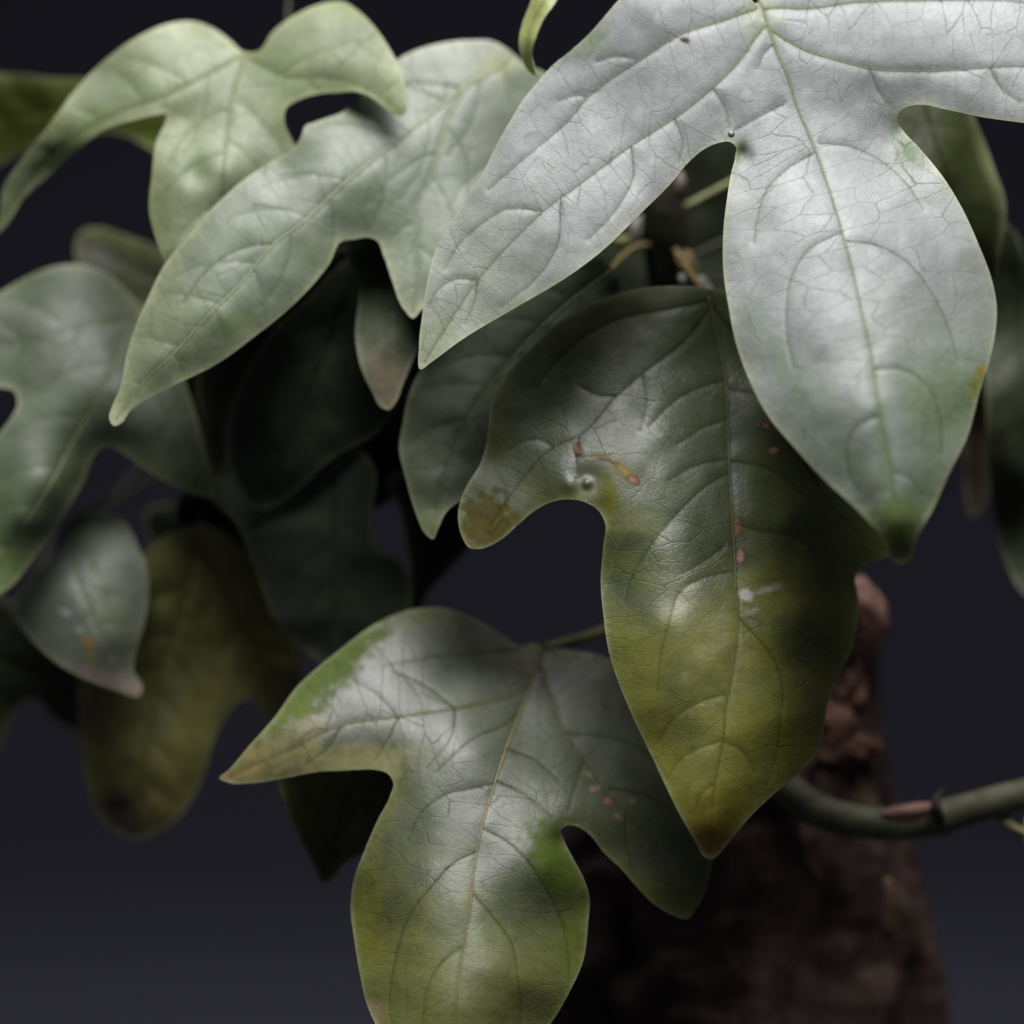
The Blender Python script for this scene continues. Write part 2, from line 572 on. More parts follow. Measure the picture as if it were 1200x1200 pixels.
def build_leaf(outline, ctrl, prims, secs=(), step=3.0, base=(.08, .12, .05), tip_col=None, margin=None,
               spots=(), mats=None, label=None, stalk=None, stalk_r=(2.2, 1.6), stalk_mat=None, vein_mat=None,
               rib=1.6, groove=1.0, quilt=2.0, wave=1.2, seed=1, auto=True, bumps=(), glands=(), thick=.38,
               base_px=None, spacing=52, grads=(), rim=None, matte=0.0, edge=.6, ribs=9, margin_matte=0.0):
    rnd = np.random.RandomState(seed)
    poly = catmull(outline, max(step, 2.5), closed=True)
    nP = len(poly)
    ex = vnoise(poly[:, 0], poly[:, 1], 24, seed + 60)
    A, B = poly, np.roll(poly, -1, 0)
    rbf = RBF(ctrl)
    prims = [np.asarray(p, float) for p in prims]
    auts = [np.asarray(p, float) for p in auto_veins(prims, poly, spacing, seed)] if auto else []
    secs = [np.asarray(p, float) for p in secs]
    # vein segments with half-widths
    vs = []
    allv = []
    for lst, w0, w1, st in ((prims, 2.2, .9, 1.0), (secs, 1.5, .8, .85), (auts, 1.2, .7, .5)):
        for p in lst:
            c = catmull(p, 5)
            for i in range(len(c) - 1):
                k = i / max(1, len(c) - 2)
                vs.append((*c[i], *c[i + 1], w0 + (w1 - w0) * k, st * (1 - .45 * k)))
            allv.append((c, w0, w1))
    vs = np.array(vs) if vs else np.zeros((0, 6))
    pc = [catmull(p, 6) for p in prims]
    pA = np.concatenate([c[:-1] for c in pc]); pB = np.concatenate([c[1:] for c in pc])
    ps = np.concatenate([np.cumsum(np.r_[0, np.linalg.norm(np.diff(c, axis=0), axis=1)])[:-1] + 900 * i for i, c in enumerate(pc)])

    def surf(q):
        """depth in mm, vein strength, edge distance, vein coords"""
        q = np.asarray(q, float)
        de, _, _ = seg_dist(q, A, B)
        d = rbf(q)
        dp, ip, tp = seg_dist(q, pA, pB)
        ab = pB[ip] - pA[ip]
        side = np.sign(ab[:, 0] * (q[:, 1] - pA[ip, 1]) - ab[:, 1] * (q[:, 0] - pA[ip, 0]))
        s = ps[ip] + tp * np.linalg.norm(ab, axis=1)
        dv, iv, tv = seg_dist(q, vs[:, :2], vs[:, 2:4])
        w = vs[iv, 4]; st = vs[iv, 5]
        vein = st * np.exp(-(dv / w) ** 2)
        gro = st * np.exp(-(dv / (w * 3.3)) ** 2)
        d = d + groove * .30 * gro                              # veins lie in shallow grooves
        d = d - quilt * .5 * (1 - np.exp(-dv / 16)) * np.clip(de / 25, 0, 1)   # blade swells between them
        d = d + wave * (vnoise(q[:, 0], q[:, 1], 62, seed) + .45 * vnoise(q[:, 0], q[:, 1], 27, seed + 5)
                        + .07 * vnoise(q[:, 0], q[:, 1], 12, seed + 6))
        d = d + wave * 1.1 * np.exp(-de / 14) * vnoise(q[:, 0], q[:, 1], 48, seed + 9)
        for bx, by, r, h in bumps:
            d = d - h * np.exp(-((q[:, 0] - bx) ** 2 + (q[:, 1] - by) ** 2) / (r * r))
        return d, vein, de, np.c_[s, side * dp]

    # points: outline, vein lines, jittered hex grid
    x0, y0 = poly.min(0); x1, y1 = poly.max(0)
    gx, gy = np.meshgrid(np.arange(x0, x1, step), np.arange(y0, y1, step * .87))
    gx[1::2] += step / 2
    g = np.c_[gx.ravel(), gy.ravel()] + rnd.uniform(-.18, .18, (gx.size, 2)) * step
    g = g[inside(g, poly)]
    de, _, _ = seg_dist(g, A, B)
    g = g[de > step * 1.25]
    # one even row of points just inside the edge
    tg = np.roll(poly, -1, 0) - np.roll(poly, 1, 0)
    tg /= np.linalg.norm(tg, axis=1)[:, None] + 1e-9
    nrm = np.c_[-tg[:, 1], tg[:, 0]]
    if not inside((poly + nrm * .3), poly).mean() > .5: nrm = -nrm
    row = poly + nrm * step * .75
    row = row[inside(row, poly)]
    dr, _, _ = seg_dist(row, A, B)
    g = np.concatenate([g, row[dr > step * .62]])
    if step < 4:
        vp = []
        for c, w0, w1 in allv:
            cc = catmull(c, step * .8)
            vp.append(cc)
        vp = np.concatenate(vp)
        vp = vp[inside(vp, poly)]
        dd, _, _ = seg_dist(vp, A, B)
        vp = vp[dd > step * .7]
        dg, _, _ = seg_dist(g, vs[:, :2], vs[:, 2:4])
        g = g[dg > step * .55]
        g = np.concatenate([g, vp])
    allp = np.concatenate([poly, g])
    edges = [(i, (i + 1) % nP) for i in range(nP)]
    ov, _, of, _, _, _ = delaunay_2d_cdt([Vector(p) for p in allp], edges, [], 1, 1e-4)
    q = np.array([tuple(v) for v in ov])
    tri = np.array(of)
    # make normals face the camera (front = upper side of the blade)
    a, b, c = q[tri[:, 0]], q[tri[:, 1]], q[tri[:, 2]]
    area = (b[:, 0]-a[:, 0])*(c[:, 1]-a[:, 1]) - (b[:, 1]-a[:, 1])*(c[:, 0]-a[:, 0])
    tri = tri[np.abs(area) > 1e-4]; area = area[np.abs(area) > 1e-4]
    flip = area > 0
    tri[flip] = tri[flip][:, ::-1]
    d, vein, de, vsp = surf(q)
    verts = unproject(q[:, 0], q[:, 1], d)
    if base_px is None: base_px = tuple(prims[0][0])
    bd = surf(np.array([base_px]))[0][0]
    origin = P(base_px[0], base_px[1], bd)
    mats = mats or M_SOFT
    o = mesh_obj('leaf', verts, tri, [mats, rim or M_RIM, M_UNDER], plant, tuple(origin))
    if label: o['label'] = label
    me = o.data
    # crisp rim: the blade's open border is a sharp edge
    ek = {}
    for p in me.polygons:
        for e in p.edge_keys: ek[e] = ek.get(e, 0) + 1
    for e in me.edges:
        if ek.get(tuple(sorted(e.vertices)), 0) == 1: e.use_edge_sharp = True
    # pigment
    col = np.tile(np.array(base, float), (len(q), 1))
    mat = np.full(len(q), float(matte))

    def blend(colr, k):
        nonlocal col
        k = np.clip(k, 0, 1)[:, None]
        col = col * (1 - k) + np.array(colr) * k
    ns = fbm(q[:, 0], q[:, 1], 70, seed + 20)
    nf = fbm(q[:, 0], q[:, 1], 22, seed + 30)
    for (ax, ay, bx, by, cc, amt) in grads:                 # colour drift along the blade, a -> b
        t = ((q[:, 0]-ax)*(bx-ax) + (q[:, 1]-ay)*(by-ay)) / ((bx-ax)**2 + (by-ay)**2)
        t = np.clip(t + .35 * ns + .18 * nf, 0, 1); t = t * t * (3 - 2 * t)
        blend(cc, t * amt)
    if margin:
        mc, mw, ma = margin
        mk = np.clip(ma * np.exp(-np.maximum(de, 0) / mw) * (.65 + .8 * ns + .5 * nf), 0, 1)
        blend(mc, mk)
        mat = mat + mk * margin_matte
    for sp in spots:
        sx, sy, rx, ry, ang, cc, soft, amt = sp[:8]
        ca, sa = math.cos(ang), math.sin(ang)
        u = ((q[:, 0]-sx)*ca + (q[:, 1]-sy)*sa) / rx
        v = (-(q[:, 0]-sx)*sa + (q[:, 1]-sy)*ca) / ry
        r = np.sqrt(u*u + v*v) + .35 * nf + .30 * vnoise(q[:, 0], q[:, 1], 7, seed + 41)
        k = np.clip((1 - r) / soft + .5, 0, 1)
        blend(cc, k * amt)
        if len(sp) > 8: mat = mat + k * sp[8]
    # pale blade edge, widened to paint in light on the rolled rim
    blend((.36, .39, .22), edge * np.exp(-np.maximum(de, 0) / 2.2))
    ca_ = me.color_attributes.new('pigment', 'FLOAT_COLOR', 'POINT')
    ca_.data.foreach_set('color', np.c_[col, np.ones(len(q))].ravel())
    va = me.attributes.new('vein', 'FLOAT', 'POINT'); va.data.foreach_set('value', vein)
    ma_ = me.attributes.new('matte', 'FLOAT', 'POINT'); ma_.data.foreach_set('value', mat)
    lv = np.empty(len(me.loops), int); me.loops.foreach_get('vertex_index', lv)
    u1 = me.uv_layers.new(name='leaf_plane'); u1.data.foreach_set('uv', ((q * .00025) + seed * .37)[lv].ravel())
    u2 = me.uv_layers.new(name='vein_space')
    vv = vsp * .00025 * np.array([1.30, .46])
    u2.data.foreach_set('uv', (vv + seed * .21)[lv].ravel())
    sol = o.modifiers.new('blade_thickness', 'SOLIDIFY')
    sol.thickness = thick * .001; sol.offset = -1; sol.use_rim = True
    sol.material_offset_rim = 1; sol.material_offset = 2
    # raised main veins
    if rib:
        for i, p in enumerate(prims[:ribs]):
            cc = catmull(p, 4)
            cc = cc[inside(cc, poly)]
            if len(cc) < 4: continue
            dd = surf(cc)[0]
            L = len(cc)
            r = [max(.28, rib * (1 - .8 * k / L) * (1 if i == 0 else .62)) for k in range(L)]
            r = np.array(r) * .00025
            w = unproject(cc[:, 0], cc[:, 1], dd)
            w[:, 1] += r * .25
            tv, tf = tube(w, r, 7)
            mesh_obj('midrib' if i == 0 else 'side_vein', tv, tf, [vein_mat or M_VEIN], o, tuple(w[0]))
    if stalk:
        st = [(base_px[0], base_px[1], bd + .8)] + list(stalk)
        cc = catmull(st, 5)
        r = np.linspace(stalk_r[1], stalk_r[0], len(cc)) * .00025 * 2.0
        w = unproject(cc[:, 0], cc[:, 1], cc[:, 2])
        tv, tf = tube(w, r, 12, jitter=.05, seed=seed)
        mesh_obj('leaf_stalk', tv, tf, [stalk_mat or M_STALK], o, tuple(w[0]))
    for (gx_, gy_, gr) in glands:
        gd = surf(np.array([[gx_, gy_]]))[0][0]
        g_ = lump('gland', gx_, gy_, gd + .55, gr, gr * .8, gr, M_GLAND, plant, 3, .08)
        wl = world_pos(g_)
        g_.parent = o; g_.location = wl - world_pos(o)
    return o


# ---- leaf data traced from the photograph -------------------------------------------------
PINK = (.42, .25, .20); BROWN = (.16, .075, .035); TAN = (.40, .28, .14); OCHRE = (.19, .15, .035)
YEL = (.16, .19, .035)

L1_OUT = [(725, 0), (687, 43), (668, 60), (647, 77), (630, 96), (613, 117), (600, 138), (587, 160), (560, 213), (533, 253), (513, 287), (500, 333),
          (495, 367), (491, 405), (493, 433), (506, 424), (540, 399), (600, 363), (667, 323), (702, 297), (753, 248), (788, 213),
          (807, 190), (825, 175), (840, 168), (857, 167), (863, 173), (862, 183), (857, 202), (852, 233), (848, 267),
          (847, 292), (848, 320), (854, 360), (862, 400), (877, 443), (900, 487), (930, 523), (967, 563), (1000, 593),
          (1020, 613), (1037, 633), (1045, 656), (1055, 661), (1065, 658), (1073, 633), (1093, 597), (1113, 553),
          (1133, 513), (1147, 463), (1161, 417), (1167, 385), (1168, 360), (1162, 327), (1147, 287), (1127, 243), (1107, 210),
          (1077, 173), (1057, 151), (1051, 140), (1054, 131), (1067, 124), (1083, 123), (1107, 128), (1150, 137),
          (1200, 144), (1250, 150), (1310, 140), (1370, 112), (1330, 60), (1270, -5), (1180, -60), (1090, -86), (1000, -80),
          (935, -50), (900, -14), (885, 4), (874, -14), (850, -44), (800, -52), (755, -30)]
L1_CTRL = [(890, 5, 14), (760, 10, 13), (700, 110, 10), (800, 130, 5), (660, 190, 4), (640, 280, -4), (560, 290, 1), (493, 432, -8), (560, 370, -5),
           (910, 100, 6), (935, 180, -2), (860, 170, 2), (862, 300, -12), (960, 260, -14), (1050, 150, 5), (1130, 250, -8),
           (1005, 350, -27), (875, 430, -24), (1160, 370, -18), (1030, 470, -42), (940, 510, -36), (1120, 500, -34),
           (1046, 560, -47), (1051, 612, -49.5), (1055, 657, -45), (1010, 590, -44), (1085, 590, -44), (1020, 70, 7), (1150, 60, 4), (1150, 130, -1), (1200, 0, 12), (1340, 100, 0), (1100, -70, 22), (800, -45, 20)]
L1_PRIM = [[(892, 3), (900, 30), (910, 60), (923, 90), (933, 123), (950, 163), (963, 197), (973, 227), (987, 273), (997, 310), (1007, 353),
            (1017, 397), (1021, 417), (1027, 457), (1031, 483), (1038, 523), (1045, 553), (1048, 587), (1052, 633), (1055, 655)],
           [(899, 28), (888, 40), (867, 70), (833, 104), (800, 131), (733, 175), (683, 213), (637, 247), (600, 283), (560, 328), (523, 383), (497, 424)],
           [(886, 10), (843, 25), (800, 39), (750, 70), (710, 97), (690, 113), (667, 140), (617, 183), (572, 222)],
           [(901, 34), (940, 57), (987, 72), (1020, 80), (1087, 83), (1200, 78), (1300, 90), (1360, 110)],
           [(895, 10), (915, 9), (940, 10), (1007, 2), (1067, 1), (1200, 3), (1280, 20)]]
L1_SEC = [[(1020, 82), (1030, 107), (1047, 128)], [(837, 105), (850, 127), (855, 150)],
          [(952, 180), (923, 197), (900, 220), (888, 253), (884, 285)], [(961, 168), (990, 170), (1027, 185), (1060, 213), (1082, 245)],
          [(985, 272), (947, 293), (927, 327), (922, 360), (923, 397), (930, 430)], [(990, 282), (1027, 287), (1063, 307), (1090, 340), (1110, 380), (1122, 420)],
          [(1030, 487), (1007, 497), (993, 523), (995, 553), (1003, 575)], [(1024, 432), (1060, 433), (1087, 453), (1103, 493), (1104, 530)],
          [(637, 247), (593, 245), (563, 263), (533, 293), (522, 315)], [(560, 328), (533, 327), (510, 343), (502, 360)],
          [(657, 238), (653, 287), (627, 327), (587, 360)], [(740, 172), (742, 205), (722, 245), (690, 280)], [(790, 138), (800, 165), (796, 190)],
          [(918, 122), (890, 136), (864, 152)], [(690, 113), (672, 112), (655, 118)], [(750, 70), (722, 66), (700, 72)],
          [(1160, 80), (1175, 105), (1196, 120)], [(907, 50), (893, 66), (888, 80)], [(560, 328), (556, 352), (545, 380)],
          [(1045, 553), (1066, 560), (1080, 580)]]
WHITE = (.50, .52, .50)
L1_SPOT = [(803, 47, 5, 3.5, .3, (.05, .02, .02), .5, .95, .2), (806, 46, 2, 2, 0, (.16, .08, .08), .5, .7),
           (1150, 437, 5, 7, .2, (.42, .14, .05), .6, .9, .2), (1144, 450, 10, 18, .2, (.20, .21, .03), .9, .8, .15),
           (1042, 622, 7, 6, 0, (.32, .24, .05), .8, .8), (1052, 640, 30, 44, 0, (.065, .078, .020), 1.2, .9, .22),
           (1055, 656, 12, 7, 0, (.26, .20, .09), .8, .6, .1),
           (1058, 606, 44, 26, -.1, (.09, .125, .035), 1.3, .7, .10),
           (893, 283, 12, 16, .4, WHITE, .9, .6, .1), (925, 250, 12, 7, .2, WHITE, 1, .5, .1), (918, 268, 8, 6, .2, WHITE, 1, .4, .1),
           (945, 107, 7, 3, .1, WHITE, .8, .5, .1), (876, 108, 6, 4, -.5, WHITE, .8, .45, .1), (1055, 258, 7, 4, .2, WHITE, 1, .45, .1),
           (1057, 283, 5, 7, .3, WHITE, 1, .5, .1), (1082, 243, 9, 5, .6, WHITE, 1, .4, .1), (1010, 245, 5, 6, 0, WHITE, 1, .3, .1), (771, 22, 5, 6, .3, WHITE, .9, .5, .1),
           (748, 133, 4, 7, .5, WHITE, 1, .4, .1), (765, 190, 8, 5, .4, WHITE, 1, .35, .1), (730, 213, 7, 10, 1, WHITE, 1, .3, .1), (1030, 218, 14, 6, 1.0, WHITE, 1, .25, .1),
           (892, 18, 20, 24, 0, (.30, .35, .14), 1.4, .45), (1065, 172, 12, 22, -.6, (.10, .17, .05), 1.1, .7, .12), (867, 180, 5, 16, .2, (.10, .15, .05), 1, .7, .15),
           (1118, 470, 34, 40, .3, (.10, .17, .04), 1.4, .6, .10), (880, 372, 12, 24, .3, (.11, .17, .08), 1.4, .4), (1075, 190, 30, 22, .8, (.15, .22, .12), 1.4, .4),
           (960, 470, 40, 22, .9, (.14, .19, .10), 1.5, .4), (1070, 470, 22, 44, -.3, (.13, .19, .08), 1.4, .5), (1000, 540, 30, 20, .6, (.13, .18, .09), 1.5, .45), (915, 420, 14, 40, -.4, (.14, .19, .11), 1.4, .4), (1036, 520, 9, 70, -.15, (.10, .15, .05), 1.2, .6, .10), (1022, 420, 7, 60, -.12, (.13, .18, .08), 1.3, .4), (1140, 330, 12, 50, -.3, (.15, .20, .12), 1.4, .4), (1090, 560, 20, 34, .4, (.13, .18, .08), 1.5, .4), (697, 47, 14, 16, .8, (.13, .19, .07), 1.3, .6, .10), (680, 62, 10, 14, .8, (.12, .17, .06), 1.3, .4), (507, 400, 18, 34, .5, (.20, .23, .10), 1.2, .6, .08)]
build_leaf(L1_OUT, L1_CTRL, L1_PRIM, L1_SEC, step=2.6, base=(.225, .246, .232), mats=M_WAXY, spots=L1_SPOT,
           margin=((.27, .31, .19), 8, .5), label='large pale silvery-green leaf with broad hanging central lobe and brown-green tip',
           stalk=[(888, -12, 24), (860, -45, 45), (800, -80, 62), (772, -70, 70)], auto=False, quilt=.8, groove=.7, wave=.45, seed=11, rib=1.2,
           bumps=[(1062, 150, 14, -2.0), (870, 182, 10, -2)], glands=[(857, 158, 5)], base_px=(890, 2),
           grads=[(1000, 330, 1050, 640, (.16, .215, .11), .7), (700, 250, 500, 430, (.235, .275, .16), .5)], vein_mat=M_VEIN)

L14_OUT = [(850, 344), (825, 337), (797, 335), (750, 338), (700, 353), (660, 374), (630, 400), (605, 425), (587, 447), (577, 467), (572, 507),
           (563, 543), (545, 573), (537, 600), (542, 630), (550, 642), (563, 643), (583, 635), (607, 615), (627, 598), (647, 588), (667, 585),
           (687, 589), (702, 599), (709, 613), (707, 640), (704, 683), (707, 720), (715, 770), (725, 800), (743, 843), (767, 893), (797, 955),
           (817, 990), (825, 1004), (835, 1007), (843, 1000), (857, 983), (883, 953), (910, 928), (943, 900), (958, 880), (965, 858), (968, 835), (974, 812), (984, 790),
           (997, 763), (1005, 727), (1006, 700), (1003, 676), (1014, 661), (1033, 655), (1046, 648), (1042, 625), (1015, 580), (985, 525), (950, 460), (905, 395), (875, 358)]
L14_CTRL = [(830, 345, 27), (750, 340, 25), (680, 365, 23), (845, 420, 24), (760, 430, 19), (600, 440, 21), (570, 520, 18), (650, 500, 15), (560, 635, 8), (545, 600, 12), (620, 590, 9),
            (855, 520, 16), (770, 530, 10), (690, 580, 4), (720, 600, 3), (860, 640, 4), (780, 640, -1), (715, 680, 1), (863, 720, -5), (780, 740, -10), (720, 780, -5),
            (855, 810, -13), (790, 840, -14), (760, 880, -10), (838, 920, -18), (833, 965, -19), (832, 1003, -16.5), (800, 950, -17), (890, 935, -11),
            (930, 480, 21), (930, 600, 12.5), (935, 720, 4), (985, 560, 34), (1000, 690, 32), (1040, 650, 40), (990, 780, 20), (960, 860, 6), (920, 840, -8), (920, 400, 32)]
L14_PRIM = [[(830, 348), (836, 372), (842, 400), (850, 443), (853, 493), (855, 553), (858, 600), (861, 653), (863, 700), (865, 723), (862, 760), (856, 800), (852, 817), (847, 867), (838, 917), (833, 960), (832, 998)],
            [(832, 360), (805, 395), (753, 437), (723, 463), (680, 510), (650, 523), (613, 560), (575, 615)],
            [(834, 356), (880, 420), (930, 520), (990, 610), (1035, 646)],
            [(828, 352), (780, 362), (720, 375), (677, 400), (647, 430), (628, 455)]]
L14_SEC = [[(650, 523), (634, 515), (613, 517), (596, 527)], [(680, 510), (676, 535), (680, 560)], [(855, 553), (836, 563), (797, 597), (760, 643), (740, 677), (733, 705)],
           [(864, 668), (840, 672), (797, 693), (783, 733), (774, 770), (771, 810)], [(865, 723), (890, 750), (907, 773), (916, 802), (914, 850), (908, 890), (898, 920)],
           [(845, 868), (817, 877), (795, 892), (780, 915)], [(854, 812), (820, 822), (790, 842), (770, 872)], [(858, 612), (890, 622), (925, 627), (960, 650)], [(855, 540), (890, 545), (920, 560), (945, 585)],
           [(850, 445), (825, 452), (790, 470), (760, 500)], [(853, 490), (825, 500), (795, 520)], [(853, 537), (815, 545), (785, 562)],
           [(852, 455), (885, 462), (915, 480)], [(723, 463), (700, 462), (678, 452)], [(753, 437), (757, 475), (750, 505)],
           [(847, 867), (870, 880), (885, 905)], [(838, 917), (822, 930), (815, 950)], [(847, 640), (820, 660), (800, 672)]]
L14_SPOT = [(573, 612, 36, 33, 0, (.100, .086, .016), .28, .92, .20), (556, 630, 26, 20, .2, (.12, .085, .02), .8, .5), (590, 590, 14, 8, .3, (.09, .085, .015), .6, .6),
            (677, 527, 6, 10, -.2, (.09, .028, .018), .5, .95, .15), (676, 525, 3.4, 6.5, -.2, (.40, .25, .17), .5, .9, .2),
            (703, 535, 14, 4.5, .3, (.20, .15, .05), .8, .8, .1), (727, 550, 17, 9, .6, (.21, .165, .045), .9, .8, .15), (742, 563, 9, 5, .5, (.12, .04, .02), .6, .95, .15), (741, 562, 5, 3, .5, (.38, .24, .15), .6, .9, .15), (712, 540, 11, 2.6, .3, (.13, .05, .022), .6, .9, .1), (730, 551, 8, 4, .7, (.36, .29, .12), .7, .8, .15),
            (888, 497, 4, 4, 0, (.10, .03, .022), .5, .95), (888, 497, 2, 2.2, 0, PINK, .5, .9), (897, 499, 6, 5, .4, (.10, .03, .022), .5, .95), (897, 499, 3.6, 3, .4, PINK, .5, .95),
            (907, 527, 11, 8, -.2, (.10, .03, .022), .4, .95, .1), (907, 527, 7.6, 5, -.2, (.42, .28, .24), .5, .95, .25),
            (863, 617, 4, 8, 0, (.33, .16, .07), .6, .9), (867, 652, 7, 11, .1, (.10, .03, .022), .4, .95, .1), (867, 652, 4.4, 7.6, .1, (.44, .29, .24), .5, .95, .25),
            (875, 697, 8, 6, .5, (.62, .60, .55), .7, .85), (893, 693, 12, 4, -.3, (.45, .45, .38), .8, .5), (908, 689, 8, 4, -.3, (.5, .5, .42), .9, .5), (882, 716, 10, 3, -.4, (.45, .45, .38), .9, .4),
            (835, 985, 30, 44, 0, (.105, .072, .014), 1.1, .85, .18), (832, 1000, 12, 10, 0, (.14, .09, .03), .8, .6, .1), (845, 950, 56, 34, .2, (.15, .125, .018), 1.3, .65, .12),
            (688, 590, 30, 12, 0, (.17, .16, .03), 1.0, .5), (714, 585, 9, 32, -.1, (.15, .155, .02), 1.0, .7, .2),
            (752, 870, 26, 60, -.4, (.22, .22, .025), 1.3, .6, .1), (900, 870, 60, 50, 0, (.19, .21, .03), 1.3, .6, .12), (740, 745, 26, 26, 0, (.13, .155, .025), 1.2, .5, .12), (700, 480, 70, 50, 0, (.075, .095, .03), 1.4, .5)]
build_leaf(L14_OUT, L14_CTRL, L14_PRIM, L14_SEC, step=2.6, base=(.070, .092, .036), mats=M_GLOSS, spots=L14_SPOT,
           margin=((.15, .165, .030), 24, .8), margin_matte=.12, grads=[(800, 560, 820, 920, (.245, .250, .040), .9)],
           label='dark glossy green leaf with curled side lobe, pink lesions and brown tip',
           stalk=[(822, 338, 46), (808, 318, 62), (790, 290, 76)], stalk_mat=M_STALK_TAN, auto=False, quilt=.6, groove=.45, wave=.5, seed=23, rib=2.1, vein_mat=M_VEIN_DARK,
           bumps=[(688, 566, 6, 1.3), (690, 566, 20, -1.9), (668, 568, 9, .8), (704, 596, 14, -1)], ribs=1, rim=M_RIM)

L15_OUT = [(635, 756), (622, 754), (613, 757), (587, 743), (550, 722), (523, 713), (480, 715), (437, 733), (400, 760), (375, 780), (350, 803), (320, 843), (293, 873), (267, 903), (257, 912),
           (267, 917), (293, 918), (333, 912), (377, 904), (400, 903), (420, 902), (440, 902), (455, 907), (461, 917), (457, 933), (443, 960), (427, 997),
           (415, 1030), (411, 1063), (415, 1100), (422, 1143), (430, 1177), (440, 1200), (463, 1235), (505, 1272), (545, 1300), (580, 1268), (620, 1228), (647, 1197), (667, 1163),
           (683, 1127), (689, 1083), (690, 1047), (683, 1027), (670, 1003), (662, 987), (658, 971), (667, 967), (680, 970), (693, 980), (707, 998), (727, 1017),
           (747, 1040), (767, 1060), (790, 1073), (805, 1077), (817, 1063), (830, 1033), (834, 1010), (830, 975), (815, 930), (790, 870), (765, 820), (735, 785), (700, 767), (665, 762), (648, 758)]
L15_CTRL = [(635, 760, 52), (560, 735, 50), (480, 718, 47), (400, 765, 36), (520, 800, 32), (440, 830, 24), (350, 860, 21), (260, 912, 22), (380, 900, 19), (455, 915, 15), (330, 835, 27),
            (610, 850, 30), (560, 880, 16), (580, 920, 12), (500, 940, 8), (430, 1000, 12), (415, 1070, 13), (560, 1000, 0), (480, 1050, -3), (550, 1080, -11), (440, 1150, -4), (430, 1180, -4),
            (535, 1180, -21), (545, 1295, -28), (620, 1080, -2), (640, 1010, 2), (660, 985, 10), (688, 1060, 14), (660, 1160, 1), (640, 1200, -3), (610, 1150, -12),
            (700, 800, 46), (700, 900, 28), (670, 950, 14), (740, 950, 22), (770, 1040, 20), (805, 1075, 24), (830, 1000, 34), (790, 900, 40), (720, 990, 17)]
L15_PRIM = [[(637, 760), (630, 780), (620, 807), (610, 833), (593, 877), (580, 917), (567, 960), (557, 1007), (552, 1057), (543, 1107), (535, 1160), (533, 1200), (540, 1260), (545, 1295)],
            [(626, 790), (613, 808), (580, 820), (533, 830), (467, 840), (400, 850), (340, 878), (268, 910)],
            [(632, 778), (648, 825), (663, 860), (683, 887), (710, 923), (733, 953), (777, 1005), (802, 1068)]]
L15_SEC = [[(683, 890), (677, 910), (670, 933), (665, 953)], [(580, 917), (560, 922), (517, 933), (493, 953), (478, 985)], [(580, 915), (613, 930), (647, 957)],
           [(559, 997), (533, 1010), (507, 1037), (480, 1073), (465, 1117), (459, 1150), (457, 1183), (465, 1220)], [(565, 970), (593, 985), (617, 1007), (637, 1037), (657, 1077), (665, 1110), (667, 1148)],
           [(555, 1048), (580, 1077), (600, 1107), (607, 1147), (610, 1193), (600, 1230)], [(533, 830), (500, 805), (460, 785)], [(467, 840), (440, 812), (410, 795)], [(467, 840), (455, 865), (440, 890)],
           [(533, 830), (530, 860), (500, 900)], [(400, 850), (385, 875), (360, 895)], [(610, 833), (590, 850), (560, 862), (510, 905)], [(663, 860), (700, 862), (745, 875), (775, 900)], [(710, 923), (750, 930), (790, 950)],
           [(610, 760), (570, 765), (510, 770), (450, 780)], [(733, 953), (733, 985), (740, 1015)], [(543, 1107), (520, 1125), (500, 1160), (495, 1200)], [(593, 877), (625, 890), (655, 915)]]
L15_SPOT = [(278, 905, 40, 16, -.5, (.36, .27, .14), .9, .75, .1), (305, 890, 66, 24, -.6, (.27, .23, .08), 1.2, .65, .15), (262, 911, 10, 6, -.5, (.38, .22, .14), .8, .7),
            (320, 855, 26, 12, -.6, (.10, .09, .05), 1.1, .45), (390, 892, 80, 16, -.05, (.34, .32, .13), 1.0, .7, .1), (430, 902, 36, 9, .1, (.36, .36, .16), 1.1, .5),
            (712, 939, 5, 4, 0, (.42, .16, .16), .6, .9, .1), (695, 925, 4, 3, 0, TAN, .6, .7), (690, 907, 5, 2.5, .6, TAN, .6, .6), (725, 957, 5, 3, .3, TAN, .6, .6), (740, 938, 5, 3, 0, TAN, .7, .5), (701, 922, 2.5, 2.5, 0, TAN, .6, .6),
            (534, 912, 3.5, 3.5, 0, (.20, .12, .05), .8, .7), (620, 770, 20, 30, .3, (.22, .19, .07), 1.3, .5),
            (437, 1185, 10, 14, -.3, (.30, .20, .13), 1.0, .6), (430, 1080, 24, 30, 0, (.11, .12, .015), 1.0, .65, .2), (427, 1040, 24, 36, .2, (.19, .21, .04), 1.0, .6, .2), (432, 1112, 22, 28, 0, (.19, .20, .035), 1.0, .6, .2),
            (655, 1010, 30, 44, -.4, (.095, .14, .02), .7, .85, .28), (672, 1100, 22, 70, 0, (.12, .16, .03), 1.1, .6, .2), (440, 965, 16, 56, .45, (.20, .22, .06), 1.0, .6, .15), (455, 905, 14, 12, 0, (.30, .32, .16), 1, .4),
            (375, 790, 24, 90, .85, (.11, .16, .035), .7, .85, .28), (800, 1060, 30, 20, -.8, (.11, .13, .03), 1.3, .5)]
